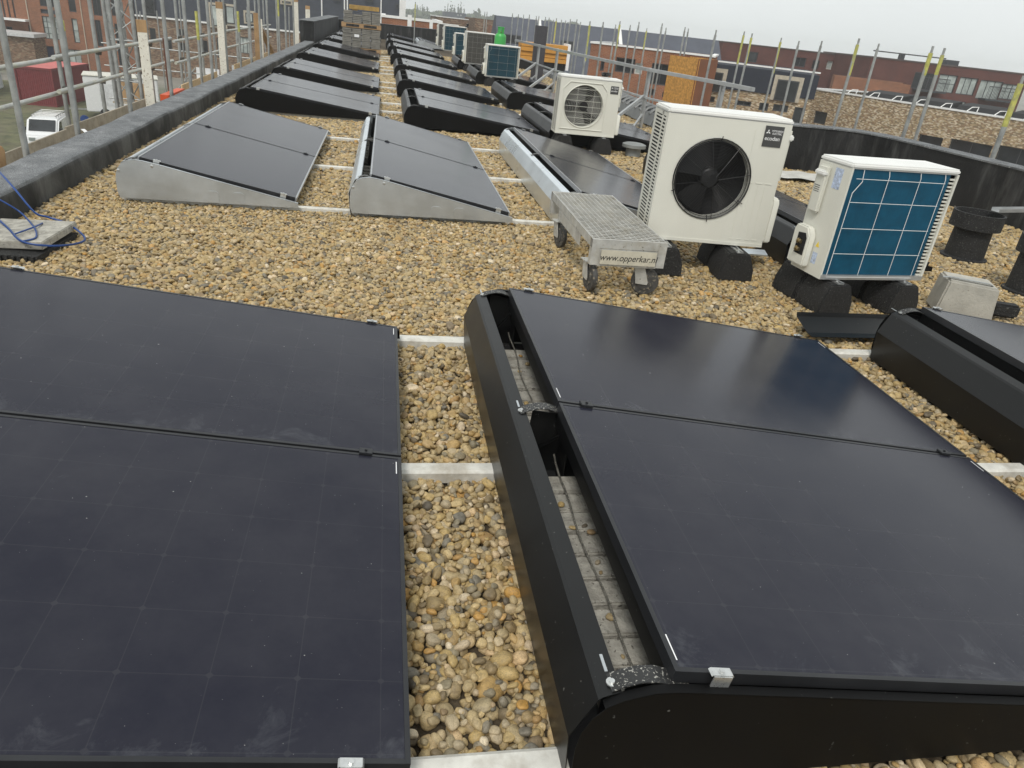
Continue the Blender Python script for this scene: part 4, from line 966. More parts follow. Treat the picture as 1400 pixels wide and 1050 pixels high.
# ------------------------------------------------------------------ guard rail and things along the right roof edge
gd = empty('guard_rail', (4.4, 13, 0), 0, 'aluminium roof guard rail with braced posts along the right roof edge', 'guard rail')
bpy.context.view_layer.update()
gl_ = [atZ(705, 55, .95), atZ(735, 62, .95), atZ(760, 68, .95), atZ(885, 95, .95), atZ(985, 113.5, .95), atZ(1030, 122.5, .95)]
def sect(a, b, w, name='rail', m=ALU):
    a, b = Vector(a), Vector(b); d = b-a; L = d.length
    o = MB().box((0, -w/2, -w/2), (L, w/2, w/2)).build(name, m, None, a, (0, -math.asin(d.z/L), math.atan2(d.y, d.x)), bevel=.004); return local(o, gd)
for a, b in zip(gl_[:-1], gl_[1:]): sect(a, b, .055)
for a, b in zip(gl_[:-2], gl_[1:-1]): sect(a-Vector((-.02, 0, .45)), b-Vector((-.02, 0, .45)), .035)
for q in (1, 2, 3, 4):
    p = gl_[q]; sect((p.x+.045, p.y, 0), (p.x+.045, p.y, .98), .06, 'post'); sect((p.x+.045, p.y-.055, .0), (p.x+.045, p.y-.055, .98), .04, 'post')
    sect((p.x-.62, p.y-.3, .06), (p.x+.02, p.y, .52), .05, 'brace'); sect((p.x-.35, p.y-.75, .04), (p.x+.04, p.y-.02, .22), .035, 'brace'); sect((p.x-.65, p.y-.3, .03), (p.x+.05, p.y, .03), .05, 'foot_bar')
# membrane rolls on the low right edge
low = MB().box((5.05, 10.05, -.31), (5.4, 41, .10)).build('low_parapet', BITUT, bevel=.03); tag(low, 'low grey membrane kerb along the right roof edge', 'parapet')
GREYR = pm('grey_plastic_tray', (.14, .145, .145), rough=.45, var=.25, scale=5)
first_roll = None
for i in range(9):
    y = 12.0+i*.62; o = MB()
    o.prism([(-.26, 0), (.30, 0), (.22, .20), (-.18, .20)], 0, .56)
    for k in (0, .28, .56): o.tube([(-.20, k, .17), (-.13, k, .24), (0, k, .275), (.12, k, .24), (.2, k, .17)], .035, 8)
    if first_roll is None: first_roll = o.build('grey_tray', GREYR, None, smooth=45); r = first_roll
    else: r = first_roll.copy(); COL.objects.link(r)
    r.location = (4.98+i*.012, y, .02); r.rotation_euler.z = rad(random.uniform(-3, 3)); tag(r, 'grey ribbed tray in the row behind the braced guard rail', 'tray', 'grey trays along the roof edge')
p = atZ(733, 107, 0.05); o = MB().box((-.14, -.14, 0), (.14, .14, 1.42)).build('dark_post', pm('dark_grey_cladding', (.055, .053, .06), rough=.75, var=.2, scale=12), None, (p.x, p.y, 0), (0, 0, rad(10)), bevel=.01); tag(o, 'dark grey square duct standing at the roof edge left of the guard rail', 'duct')
b0 = atY(714, 90, 27.); 
og = empty('board_stack', (b0.x-.1, 27., 0), rad(-3), 'stack of orange-yellow boards with white end beyond the guard rail', 'board stack')
ob = MB()
for k in range(4): ob.box((0, random.uniform(-.03, .03), .30+k*.145), (1.62, .9, .30+k*.145+.13))
ob.build('boards', ORANGE, og); MB().box((1.62, -.05, .1), (1.72, .95, .93)).build('end_board', WHITE, og); MB().box((.0, .02, 0), (1.6, .88, .299)).build('base', DARKG, og)
# boarded hoist shaft with OSB on one face
a = atY(905, 140, 20.6); c = atY(945, 140, 19.6); e = atY(970, 140, 20.5)
ztop = atY(947, 79.5, 19.6).z; zb = GZ
sh = empty('hoist_shaft', (c.x, c.y, zb), 0, 'tall boarded shaft with one OSB face and one red-brown plywood face', 'shaft')
def panel_between(p, q, name, m, nrm=.0):
    d = Vector((q.x-p.x, q.y-p.y, 0)); L = d.length
    return MB().box((0, 0, 0), (L, .03, ztop-zb)).build(name, m, sh, (p.x-c.x, p.y-c.y, 0), (0, 0, math.atan2(d.y, d.x)))
panel_between(a, c, 'osb_face', OSB); panel_between(c, e, 'plywood_face', REDPLY)
f = Vector((a.x+e.x-c.x, a.y+e.y-c.y, 0)); panel_between(e, f, 'osb_face', OSB); panel_between(f, a, 'plywood_face', REDPLY)

# scaffold poles beyond the right edge: pixel of the tip, apparent width -> distance
poles = [(568, 2.5, 1.5, 1), (663, 16, 1.3, 0), (666, 16, 1.3, 0), (701, 18, 1.5, 0), (709, 19.5, 1.5, 0), (716, 20, 1.4, 0), (724, 20, 1.8, 0), (733.5, 22, 1.5, 0), (737, 22, 1.7, 0),
         (746, 23, 1.7, 0), (751, 24, 1.7, 0), (757, 27, 1.6, 0), (761, 25, 1.9, 1), (768, 27, 1.8, 0), (773.6, 28, 1.8, 0), (780, 26, 1.9, 0), (789, 26.5, 2.1, 0), (794, 30, 1.9, 0), (807, 29, 2.8, 1), (825, 30, 2.6, 0),
         (842, 33.6, 1.9, 0), (848, 29, 2.4, 1), (862, 34, 2.2, 0), (874, 30, 2.3, 0), (884.6, 38.6, 2.0, 1), (905.7, 32, 2.5, 0), (911, 38, 2.2, 0), (937, 37, 2.4, 0), (941.5, 39, 2.2, 0), (979.5, 41, 3.3, 0),
         (1018, 43, 2.7, 1), (1028.7, 45.7, 3.0, 1), (1068.6, 51.7, 2.9, 1), (1092.7, 56, 3.2, 0), (1124, 56, 3.3, 0), (1175, 52.6, 4.2, 1), (1202, 59.7, 3.6, 0), (1276, 63, 5.6, 1), (1292, 65.7, 5.0, 1), (1400, 103.5, 7.2, 1)]
names = {1175: 'scaffold pole with bright yellow top before the beige brick building, left of the pair', 1276: 'left pole of the yellow-topped pair before the beige brick building', 1292: 'right pole of the yellow-topped pair before the beige brick building',
         1400: 'thick scaffold pole with yellow top at the right edge of the photo', 1202: 'bare grey scaffold pole right of the bright yellow-topped one', 807: 'pole with yellow top left of the orange brick building', 848: 'pole with yellow top before the orange brick building', 568: 'lone yellow-topped pole beyond the end wall of the roof'}
for px, py, w, yel in poles:
    dep = .0483*CF/w; dep0 = dep; d = ray(px, py)
    if px > 1040: dep = max(dep, min(7.4/d[0], 10.4/d[1]))
    n_ = math.sqrt(1+((px-700)/CF)**2+((py-525)/CF)**2); p = Vector(d)*dep; p.z += CH
    lean = random.uniform(-.02, .02)*abs(p.z-GZ)
    o = MB().tube([(p.x+lean, p.y, GZ), (p.x, p.y, p.z-.09), ], .0245*min(1.25, dep/dep0), 10).tube([(p.x, p.y, p.z-.09), (p.x, p.y, p.z)], .017, 8).build('scaffold_pole', GALV, smooth=60)
    lab = names.get(int(px)) or ('grey scaffold pole with a yellow-painted top rising beyond the right roof edge' if yel else 'bare grey scaffold pole rising beyond the right roof edge')
    tag(o, lab, 'scaffold pole', 'scaffold poles beyond the right roof edge')
    if yel: q = MB().tube([(p.x, p.y, p.z-.09-random.uniform(.22, .5)*(1 if dep < 14 else 1.6)), (p.x, p.y, p.z-.088)], .0259*min(1.25, dep/dep0), 10).build('painted_end', YELP, smooth=60); q.parent = o

# ------------------------------------------------------------------ street level, buildings
GRD = pm('street_ground', (.20, .19, .165), rough=.95, var=.35, scale=.12, streak=((.05, .08, 1), .8, (.07, .095, .035)))
tag(MB().box((-1500, -500, GZ-1), (1500, 2500, GZ)).build('ground', GRD), kind='structure')
o = MB().box((-48, 40, GZ), (-10, 73, GZ+.02)).build('grass', pm('rough_grass', (.085, .088, .040), rough=.95, var=.6, scale=1.4, streak=((.5, .5, 1), .9, (.16, .135, .09)))); tag(o, kind='structure')
WFR = pm('dark_window_frame', (.035, .036, .04), rough=.5, var=.1); WFL = pm('pale_window_frame', (.50, .50, .47), rough=.5, var=.1)
def glassm(name, col, rough=.08):
    return pm(name, col, rough=rough, var=.5, scale=.9, rvar=.03)
GD = glassm('dark_window_glass', (.02, .023, .026)); GP = glassm('curtained_window_glass', (.34, .38, .36), .2)
SLATE = pm('dark_slate', (.050, .056, .072), rough=.7, spec=.25, var=.22, scale=1.5, streak=((.3, .3, 9), .6, (.035, .038, .05)))
COPE = pm('white_coping', (.74, .74, .72), rough=.5, var=.08)
BR_OR = brick_mat('orange_brick', (.27, .095, .043), (.19, .064, .032), (.30, .23, .17)); BR_RD = brick_mat('dark_red_brick', (.125, .038, .029), (.09, .028, .024), (.13, .09, .08))
BR_BG = brick_mat('mixed_beige_brick', (.40, .30, .175), (.24, .15, .085), (.36, .32, .26), pale=(.64, .55, .41), bw=.15, rh=.065); BR_BN = brick_mat('brown_brick', (.22, .135, .085), (.15, .10, .07), (.25, .21, .18), pale=(.30, .23, .16))
def wall_holes(w, h, holes, depth):
    us = sorted(set([0, w]+[round(x, 4) for q in holes for x in (q[0], q[2])])); vs = sorted(set([0, h]+[round(x, 4) for q in holes for x in (q[1], q[3])]))
    us = [u for u in us if 0 <= u <= w]; vs = [v for v in vs if 0 <= v <= h]; mb = MB()
    for i in range(len(us)-1):
        for j in range(len(vs)-1):
            cu, cv = (us[i]+us[i+1])/2, (vs[j]+vs[j+1])/2
            if any(q[0] < cu < q[2] and q[1] < cv < q[3] for q in holes): continue
            mb.add([(us[i], 0, vs[j]), (us[i+1], 0, vs[j]), (us[i+1], 0, vs[j+1]), (us[i], 0, vs[j+1])], [(0, 1, 2, 3)])
    for u0, v0, u1, v1 in [q[:4] for q in holes]:
        mb.add([(u0, 0, v0), (u1, 0, v0), (u1, 0, v1), (u0, 0, v1), (u0, depth, v0), (u1, depth, v0), (u1, depth, v1), (u0, depth, v1)], [(0, 4, 5, 1), (1, 5, 6, 2), (2, 6, 7, 3), (3, 7, 4, 0)])
    return mb
def building(lab, A, Bp, ztop, depth, wallm, wins, zbase=GZ, reveal=.14, coping=None, roofm=BITU, name='brick_building', group=None, ch=.12):
    """A, Bp: ends of the facade seen; wins: (pixel box x0,y0,x1,y1, style, columns, rows)"""
    d = Vector((Bp.x-A.x, Bp.y-A.y, 0)); w = d.length; u = d.normalized(); nrm = Vector((-u.y, u.x, 0)); h = ztop-zbase
    root = empty(name, (A.x, A.y, zbase), math.atan2(d.y, d.x), lab, 'building', group)
    def onf(px, py):
        r = Vector(ray(px, py)); o = Vector((0, 0, CH)); t = (Vector((A.x, A.y, 0))-o).dot(nrm)/r.dot(nrm); P = o+r*t
        return (P-Vector((A.x, A.y, 0))).dot(u), P.z-zbase
    holes = []
    for q in wins:
        a0, a1 = onf(q[0], q[1]); b0_, b1 = onf(q[2], q[3]); u0, u1 = sorted((a0, b0_)); v0, v1 = sorted((a1, b1))
        u0, u1 = max(.05, u0), min(w-.05, u1); v0, v1 = max(.02, v0), min(h-.05, v1)
        if u1-u0 > .1 and v1-v0 > .1: holes.append((u0, v0, u1, v1)+tuple(q[4:]))
    mb = wall_holes(w, h, holes, reveal)
    mb.add([(0, 0, 0), (0, depth, 0), (0, depth, h), (0, 0, h)], [(0, 3, 2, 1)]).add([(w, 0, 0), (w, depth, 0), (w, depth, h), (w, 0, h)], [(0, 1, 2, 3)]).add([(0, depth, 0), (w, depth, 0), (w, depth, h), (0, depth, h)], [(0, 3, 2, 1)])
    mb.build('wall', wallm, root)
    rf = MB().box((.02, .02, h-.25), (w-.02, depth-.02, h-.2)).build('roof', roofm, root)
    if coping:
        c = MB(); c.box((-.06, -.06, h), (w+.06, .24, h+ch)).box((-.06, .24, h), (.24, depth+.06, h+ch)).box((w-.24, .24, h), (w+.06, depth+.06, h+ch)); c.build('coping', coping, root)
    for u0, v0, u1, v1, sty, nc, nr in holes:
        fm_ = WFL if sty in ('pale',) else WFR; gm = {'curtain': GP, 'pale': GP, 'panel': SLATE, 'door': pm('navy_door', (.02, .025, .06), rough=.4)}.get(sty, GD)
        f = MB(); t = .07; y0, y1 = reveal-.05, reveal+.02
        f.box((u0, y0, v0), (u0+t, y1, v1)).box((u1-t, y0, v0), (u1, y1, v1)).box((u0+t, y0, v0), (u1-t, y1, v0+t)).box((u0+t, y0, v1-t), (u1-t, y1, v1))
        for k in range(1, nc): x = u0+(u1-u0)*k/nc; f.box((x-.025, y0+.01, v0+t), (x+.025, y1, v1-t))
        for k in range(1, nr): z = v0+(v1-v0)*k/nr; f.box((u0+t, y0+.015, z-.02), (u1-t, y1, z+.02))
        fo = f.build('door' if sty == 'door' else 'window', fm_, root)
        MB().box((u0+t, reveal-.005, v0+t), (u1-t, reveal+.01, v1-t)).build('pane', gm, fo)
    return root, w, h, onf
# left: red-orange brick terrace
R1, w, h, onf = building('tall orange brick apartment building with big paned windows beyond the left scaffold', atY(-60, 60, 87), atY(187, 60, 87), 5.4, 10, BR_OR,
    [(56.6, 21.5, 84, 55, 'curtain', 4, 4), (53, -4, 78, 10.5, 'dark', 2, 1), (55, 12, 80, 20.5, 'panel', 1, 1), (62, 62.5, 77, 88, 'door', 1, 1), (97, 25, 110, 59, 'curtain', 1, 2), (92, -4, 105, 17, 'dark', 1, 1),
     (92, 67, 113, 89, 'curtain', 2, 1), (129, 27, 142, 64, 'dark', 2, 1), (125, -4, 140, 22, 'dark', 2, 1), (156, 32, 170, 90, 'dark', 2, 2), (150, -4, 160, 22, 'dark', 1, 1), (2, -10, 6, 24, 'dark', 1, 1), (9, -10, 13, 24, 'dark', 1, 1), (16, -10, 20, 24, 'dark', 1, 1), (8, 36, 18, 44, 'dark', 1, 1), (38, 34, 44, 46, 'dark', 1, 1)], name='apartment_building')
pipe = MB()
for px in (46, 118):
    u, v = onf(px, 60); pipe.tube([(u, -.06, 0), (u, -.06, h)], .05, 6)
pipe.build('rain_pipe', pm('pale_pipe', (.45, .38, .30), rough=.6), R1)
u, v = onf(20, 26); MB().box((0, -1.0, v-.1), (onf(40, 26)[0], -.01, v+.08)).build('balcony_slab', COPE, R1)
an, w2, h2, on2 = building('low brown annex with flat pale roof before the orange apartment building', atY(-60, 60, 83), atY(46, 60, 83), atY(20, 49, 83).z, 2.8, BR_BN, [], coping=None, roofm=COPE, name='annex')
MB().box((-.3, -.4, h2), (w2+.3, 2.7, h2+.32)).build('flat_roof', pm('pale_canopy', (.52, .52, .52), rough=.5), an)
# left: dark clad upper floor over beige brick
zb = -1.97
R2, w, h, onf = building('long building of beige brick ground floor under dark slate cladding, behind the left scaffold', atY(188, 40, 87.3), atY(553, 20, 87.3), zb, 11, BR_BN,
    [(241, 39, 252, 49, 'dark', 1, 1), (246, 58, 254, 72, 'dark', 2, 1), (224, 50, 236, 70, 'dark', 1, 1), (204, 38, 214, 55, 'dark', 1, 1), (277, 55, 285, 72, 'dark', 1, 1), (296, 52, 308, 80, 'curtain', 2, 1), (326, 50, 344, 74, 'curtain', 3, 1)], name='clad_building')
up, wu, hu, onu = building('x', Vector((0, 0, 0)), Vector((1, 0, 0)), 1, 1, SLATE, []) if False else (None,)*4
cl = MB().box((-.05, -.12, h+.16), (w+.05, 11, h+7.2)).build('slate_cladding', SLATE, R2)
MB().box((-.06, -.2, h), (w+.06, 11, h+.16)).build('cornice', COPE, R2)
for px0, py0, px1, py1, st in ((288, 6, 309, 37, 'curtain'), (309, 8, 322, 33, 'curtain'), (196, -6, 214, 20, 'dark'), (336, 17, 347, 31, 'curtain'), (455, -5, 465, 2, 'dark'), (499, -5, 510, 3, 'dark'), (541, 5, 545, 12, 'dark'), (386, 1, 398, 5, 'curtain')):
    u0, v1 = onf(px0, py0); u1, v0 = onf(px1, py1)
    if st == 'curtain': MB().box((u0-.18, -.30, v0-.15), (u1+.18, -.13, v1+.2)).build('dormer_surround', pm('beige_surround', (.42, .37, .29), rough=.8), R2)
    f = MB().box((u0, -.36, v0), (u1, -.31, v1)).build('window', WFR, R2); MB().box((u0+.1, -.375, v0+.1), (u1-.1, -.362, v1-.1)).build('pane', GP if st == 'curtain' else GD, f)
for px in (471, 475, 440, 521): u, v = onf(px, 8); MB().box((u-.06, -.18, h+.16), (u+.06, -.13, h+7.2)).build('white_joint', COPE, R2)
u, v = onf(546, 10); MB().box((u, -.16, h+.16), (w+.1, -.125, h+7.2)).build('white_joint', COPE, R2)
# brick strip with white coping beyond the end wall
A, Bq = atY(522, 24, 55), atY(745, 50, 55); z = atY(523, 21, 55).z
building('low orange brick building with white coping just beyond the end wall', A, atY(604, 30, 55), z-.1, 8, BR_OR, [], coping=COPE, ch=.16)
o = MB().box((0, 0, 0), (.25, .25, 1.1)).build('chimney_pot', COPE, None, atY(557, 37.5, 50)-Vector((0, 0, .4))); tag(o, 'white vent pipe before the low orange brick building', 'pipe')
o = MB().box((0, 0, 0), (.2, .2, 1.0)).build('chimney_pot', COPE, None, atY(587, 41, 50)-Vector((0, 0, .45))); tag(o, 'second white vent pipe, right of the first, before the low brick building', 'pipe')
# middle distance terraces
building('brown brick terrace in the middle distance behind the heat pumps', atY(596, 30, 95), atY(690, 40, 95), atY(640, 27.5, 95).z, 12, BR_BN, [(640, 34, 644, 39, 'dark', 1, 1), (655, 35, 660, 40, 'dark', 1, 1)], coping=COPE, ch=.1)
building('brown terrace with taller gable, left of the green gas cylinder in the distance', atY(650, 24, 88), atY(690, 30, 88), atY(668, 27, 88).z, 12, BR_BN, [], roofm=SLATE)
building('brick house row with dark roof right of the green gas cylinder', atY(686, 40, 70), atY(748, 48, 70), atY(716, 41, 70).z, 10, BR_OR, [(713, 54, 718, 62, 'pale', 1, 1), (720, 55, 725, 63, 'pale', 1, 1), (730, 56, 735, 60, 'dark', 1, 1)])
def slate_row(lab, A, Bp, zr, ze, depth, ridge_win):
    d = Vector((Bp.x-A.x, Bp.y-A.y, 0)); w = d.length; u = d.normalized(); nrm = Vector((-u.y, u.x, 0))
    root = empty('terraced_house_row', (A.x, A.y, GZ), math.atan2(d.y, d.x), lab, 'building')
    MB().box((0, .3, 0), (w, depth, ze-GZ)).build('wall', BR_BN, root)
    MB().prism([(0, ze-GZ), (depth*.45, zr-GZ), (depth*.55, zr-GZ), (depth+.3, ze-GZ)], 0, w, 'x').build('roof', pm('grey_slate_roof', (.088, .096, .118), rough=.75, spec=.25, var=.15, scale=1.2, streak=((.3, 9, 9), .4, (.06, .066, .085))), root)
    def ons(px):
        r = Vector(ray(px, 50)); t = (Vector((A.x, A.y, 0))).dot(nrm)/r.dot(nrm); return (r*t-Vector((A.x, A.y, 0))).dot(u)
    for px in ridge_win:
        x = ons(px); s = math.atan2(zr-ze, depth*.45)
        for k in (0, .62):
            f = MB().box((-.27, -.4, .0), (.27, .4, .06)).build('roof_window', WFR, root, (x+k, depth*.28, ze-GZ+depth*.28*math.tan(s)+.02), (s, 0, 0)); MB().box((-.2, -.33, .061), (.2, .33, .07)).build('pane', DARKG, f)
    return root, w, ons
zr = (atY(745, 29, 66).z+atY(1000, 62, 66).z)/2
rt, w, ons = slate_row('long dark grey slate roof with paired roof windows behind the orange brick building', atY(684, 60, 64), atY(1000, 100, 64), zr+.15, zr-4.3, 9, (690, 706, 782, 824, 862, 893, 930, 963, 700))
g = MB().prism([(0, 4.0-4), (4.0, 4.3), (5, 4.3), (9.3, 0)], -.02, .25, 'x')
for px in (745, 862): 
    x = ons(px); MB().prism([(-.2, -.1), (4.05, 4.42), (4.95, 4.42), (9.5, -.1)], x, x+.3, 'x').build('gable_trim', COPE, rt, (0, 0, zr-4.3+.12-GZ))
building('orange-brown brick house with flat roof beside the boarded shaft', atY(803, 100, 46), atY(968, 120, 43), (atY(806, 58, 46).z+atY(905, 71, 44.2).z)/2, 9, BR_OR,
    [(843, 78, 866, 101, 'dark', 2, 1), (869, 86, 877, 102, 'pale', 1, 1), (892, 86, 913, 118, 'dark', 2, 1), (804, 75, 806, 96, 'dark', 1, 1), (822, 82, 825, 97, 'dark', 1, 1), (888, 121, 895, 131, 'dark', 1, 1), (906, 125, 913, 134, 'dark', 1, 1)], coping=COPE, ch=.1)
# dark clad house row with beige brick base and dormers
A, Bq = atY(962, 120, 52), atY(1112, 130, 49); zb = (atY(980, 121, 51.7).z+atY(1100, 133.5, 49.3).z)/2
R3, w, h, onf = building('dark clad house row over beige brick base with dormer windows, left of the beige building', A, Bq, zb, 9, BR_BG,
    [(958, 130, 976, 140, 'dark', 2, 1), (1008, 137, 1026, 146, 'dark', 2, 1), (1039, 140, 1049, 152, 'dark', 1, 1), (1058, 142, 1076, 154, 'dark', 2, 1), (1087, 146, 1096, 170, 'dark', 1, 1)])
MB().prism([(-.1, h+.02), (.12, h+1.5), (9, h+1.62), (9, h+.02)], -.1, w+.1, 'x').build('slate_cladding', pm('navy_cladding', (.018, .021, .032), rough=.75, spec=.2, var=.2, streak=((.3, .3, 12), .5, (.02, .022, .03))), R3)
c = MB().box((-.1, .05, h+1.63), (w+.1, .35, h+1.72)).build('roof_edge', COPE, R3)
for px0, py0, px1, py1 in ((967, 97, 984, 126), (1064, 108, 1086, 140)):
    u0, v1 = onf(px0, py0); u1, v0 = onf(px1, py1)
    MB().box((u0-.25, -.12, v0), (u1+.25, .5, v1+.25)).build('dormer', pm('beige_surround', (.42, .37, .29), rough=.8), R3)
    f = MB().box((u0, -.17, v0), (u1, -.125, v1)).build('window', WFR, R3); MB().box((u0+.08, -.185, v0+.08), ((u0+u1)/2-.03, -.172, v1-.08)).build('pane', GD, f); MB().box(((u0+u1)/2+.03, -.185, v0+.08), (u1-.08, -.172, v1-.08)).build('pane', GD, f)
# beige brick building on the right
A = atZ(1104, 121, -.95); Bq0 = atZ(1400, 166, -.95); Bq = A+(Bq0-A)*1.35
R4, w, h, onf = building('long beige mixed brick building with white coping behind the black wall on the right', A, Bq, -.95, 12, BR_BG,
    [(1114, 151, 1127, 171, 'dark', 1, 1), (1257, 183, 1284, 206, 'dark', 1, 1), (1300, 189, 1349, 222, 'dark', 2, 1), (1366, 198, 1412, 240, 'dark', 2, 1)], reveal=.28, coping=COPE, ch=.10)
tp = MB()
u0, v0_ = onf(1175, 140)
for k in range(5):
    t0 = u0+k*(w-u0)*.2; t1 = t0+(w-u0)*.17; tp.prism([(.5, h+.12), (.8, h+.38), (2.2, h+.55), (2.4, h+.12)], t0, t1, 'x')
tp.build('roof_tarpaulin', DARKG, R4)
br = MB()
for k in range(11):
    t0 = u0-1.2+k*(w-u0)*.105; br.tube([(t0, .1, h+.1), (t0+.15, .35, h+.36), (t0+.45, .6, h+.40), (t0+.55, .3, h+.12)], .035, 5)
br.build('roof_brackets', COPE, R4)
# dark red brick building behind
zt = (atY(1185, 77, 68).z+atY(1400, 103, 66).z)/2
R5, w, h, onf = building('tall dark red brick apartment block with balconies behind the beige building', atY(1186, 100, 68), atY(1397, 130, 66), zt, 11, BR_RD,
    [(1252, 98, 1276, 124, 'dark', 3, 1), (1286, 101, 1302, 128, 'curtain', 2, 2), (1314, 105, 1330, 131, 'curtain', 3, 1), (1342, 109, 1363, 138, 'curtain', 3, 1), (1372, 114, 1392, 138, 'curtain', 4, 2), (1280, 135, 1291, 143, 'dark', 2, 1), (1308, 138, 1319, 146, 'curtain', 2, 1), (1334, 143, 1350, 152, 'dark', 3, 1), (1362, 147, 1380, 154, 'pale', 4, 1)], coping=pm('dark_coping', (.08, .06, .055), rough=.6), ch=.12)
bl = MB()
for a, b2, py in ((1246, 1285, 125), (1336, 1380, 138)):
    ua, v = onf(a, py); ub, v = onf(b2, py); bl.box((ua, -1.1, v-.15), (ub, -.01, v))
    for k in range(24): x = ua+(ub-ua)*k/23; bl.box((x-.015, -1.1, v), (x+.015, -1.07, v+1.1))
    bl.box((ua, -1.11, v+1.05), (ub, -1.06, v+1.12))
    bl.build('balcony', WFR, R5); bl = MB()
u0, v = onf(1197, 76); u1, v1 = onf(1297, 86); MB().box((u0, .6, h+.55), (u1, .7, h+.65)).build('roof_rail', WFR, R5); u2, v = onf(1315, 88); MB().box((u2-.6, 1.5, h+.1), (u2+.6, 2.5, h+.55)).build('roof_box', WFR, R5)
u2, v = onf(1245, 80); MB().box((u2-.2, 1.5, h+.1), (u2+.2, 2., h+.6)).build('roof_box', WFR, R5)
zt = (atY(985, 55.5, 76).z+atY(1165, 79, 76).z)/2
building('dark red brick block farther left, above the dark clad house row', atY(984, 80, 76), atY(1184, 100, 76), zt, 11, BR_RD, [(1088, 78, 1100, 92, 'dark', 2, 1), (1132, 83, 1143, 96, 'pale', 2, 1), (1022, 70, 1034, 86, 'dark', 1, 1), (1112, 82, 1118, 95, 'dark', 1, 1)], coping=pm('dark_coping', (.08, .06, .055)), ch=.1)
building('low orange brick wall building before the dark red block', atY(1140, 110, 63), atY(1243, 125, 60), atY(1190, 110, 61).z, 6, BR_OR, [], coping=None)
# far dark house and trees in the haze
fh = building('small dark grey gabled house far away in the haze', atY(608, 25, 300), atY(637, 28, 300), atY(622, 17, 300).z, 14, SLATE, [(625, 19.5, 627, 21.5, 'pale', 1, 1), (629, 20, 631, 22, 'pale', 1, 1)])
LEAF = pm('hazy_leaves', (.075, .095, .05), rough=.8, var=.4, scale=.6); BARK = pm('bark', (.08, .065, .05), rough=.9)
def tree(px, py, Y, hgt, wid, lab, name='tree', grp='trees far away in the haze', dens=420, shape='poplar'):
    t = atY(px, py, Y); z0 = t.z-hgt; root = empty(name, (t.x, Y, z0), 0, lab, 'tree', grp)
    k = MB().tube([(0, 0, -6), (0, 0, hgt*.5), (wid*.04, 0, hgt*.95)], [.3, .18, .04], 6)
    for i in range(7):
        a = random.uniform(0, PI2); zz = hgt*random.uniform(.3, .75); k.tube([(0, 0, zz), (wid*.4*math.cos(a), wid*.4*math.sin(a), zz+hgt*.14)], [.08, .02], 5)
    k.build('trunk', BARK, root)
    c = MB()
    cl = [(random.uniform(-.5, .5), random.uniform(-.5, .5), random.uniform(.15, .95)) for _ in range(16)]
    for i in range(dens):
        q = random.choice(cl); f = q[2]+random.gauss(0, .05)
        if shape == 'poplar': env = wid*.5*max(.06, math.sin(min(1, max(0, 1.02-f))*math.pi*.55)**.8)
        else: env = wid*.5*math.sqrt(max(.02, 1-((f-.55)/.5)**2))
        x = q[0]*env*1.6+random.gauss(0, .22)*env; y = q[1]*env*1.6+random.gauss(0, .22)*env; z = f*hgt
        s = random.uniform(.25, .55)*max(1, wid/5); M = Euler((random.uniform(0, 3), random.uniform(0, 3), random.uniform(0, 3))).to_matrix(); o = len(c.v)
        for dx, dy in ((-s, -s*.5), (s, -s*.5), (s*.6, s*.6), (-s*.6, s*.6)): c.v.append(tuple(Vector((x, y, z))+M@Vector((dx, dy, 0))))
        c.f.append((o, o+1, o+2, o+3))
    c.build('crown', LEAF, root)
for px, py, w_ in ((570.5, 8, 2.4), (574, 3.5, 2.0), (577.5, 3.2, 2.2), (580.5, 3.8, 2.2), (583.5, 4.2, 2.6)): tree(px, py, 520, 32, w_*2.6, 'slim hazy poplar in the row left of the small dark house', 'poplar_tree')
for px, py in ((609, 7.5), (612.5, 7), (616, 8), (618.5, 9), (622, 7.5), (626.5, 8), (630, 7.5), (634, 8)): tree(px, py, 540, 34, 6.0, 'slim hazy poplar in the row behind the small dark house', 'poplar_tree')
tree(654, 13.5, 460, 26, 12, 'taller hazy tree right of the small dark house', shape='poplar'); tree(647.5, 18, 460, 22, 14, 'rounded hazy tree right of the small dark house', shape='round'); tree(641, 20, 450, 20, 10, 'small hazy tree close to the small dark house', shape='round')
hb = MB()
for i in range(9000):
    px = random.uniform(555, 790); f = (px-555)/235
    yy = 17.5+f*19+random.uniform(-2.2, 5)*1.0-(3.0*math.sin(px*.17)+2*math.sin(px*.41+1))*.45
    Y = random.uniform(420, 560); p = atY(px, yy, Y); s = random.uniform(.7, 1.6); M = Euler((random.uniform(0, 3), random.uniform(0, 3), random.uniform(0, 3))).to_matrix(); o = len(hb.v)
    for dx, dy in ((-s, -s*.5), (s, -s*.5), (s*.6, s*.6), (-s*.6, s*.6)): hb.v.append(tuple(p+M@Vector((dx, dy, 0))))
    hb.f.append((o, o+1, o+2, o+3))
tag(hb.build('distant_wood', LEAF), 'hazy tree line along the horizon', 'wood', kind='stuff')

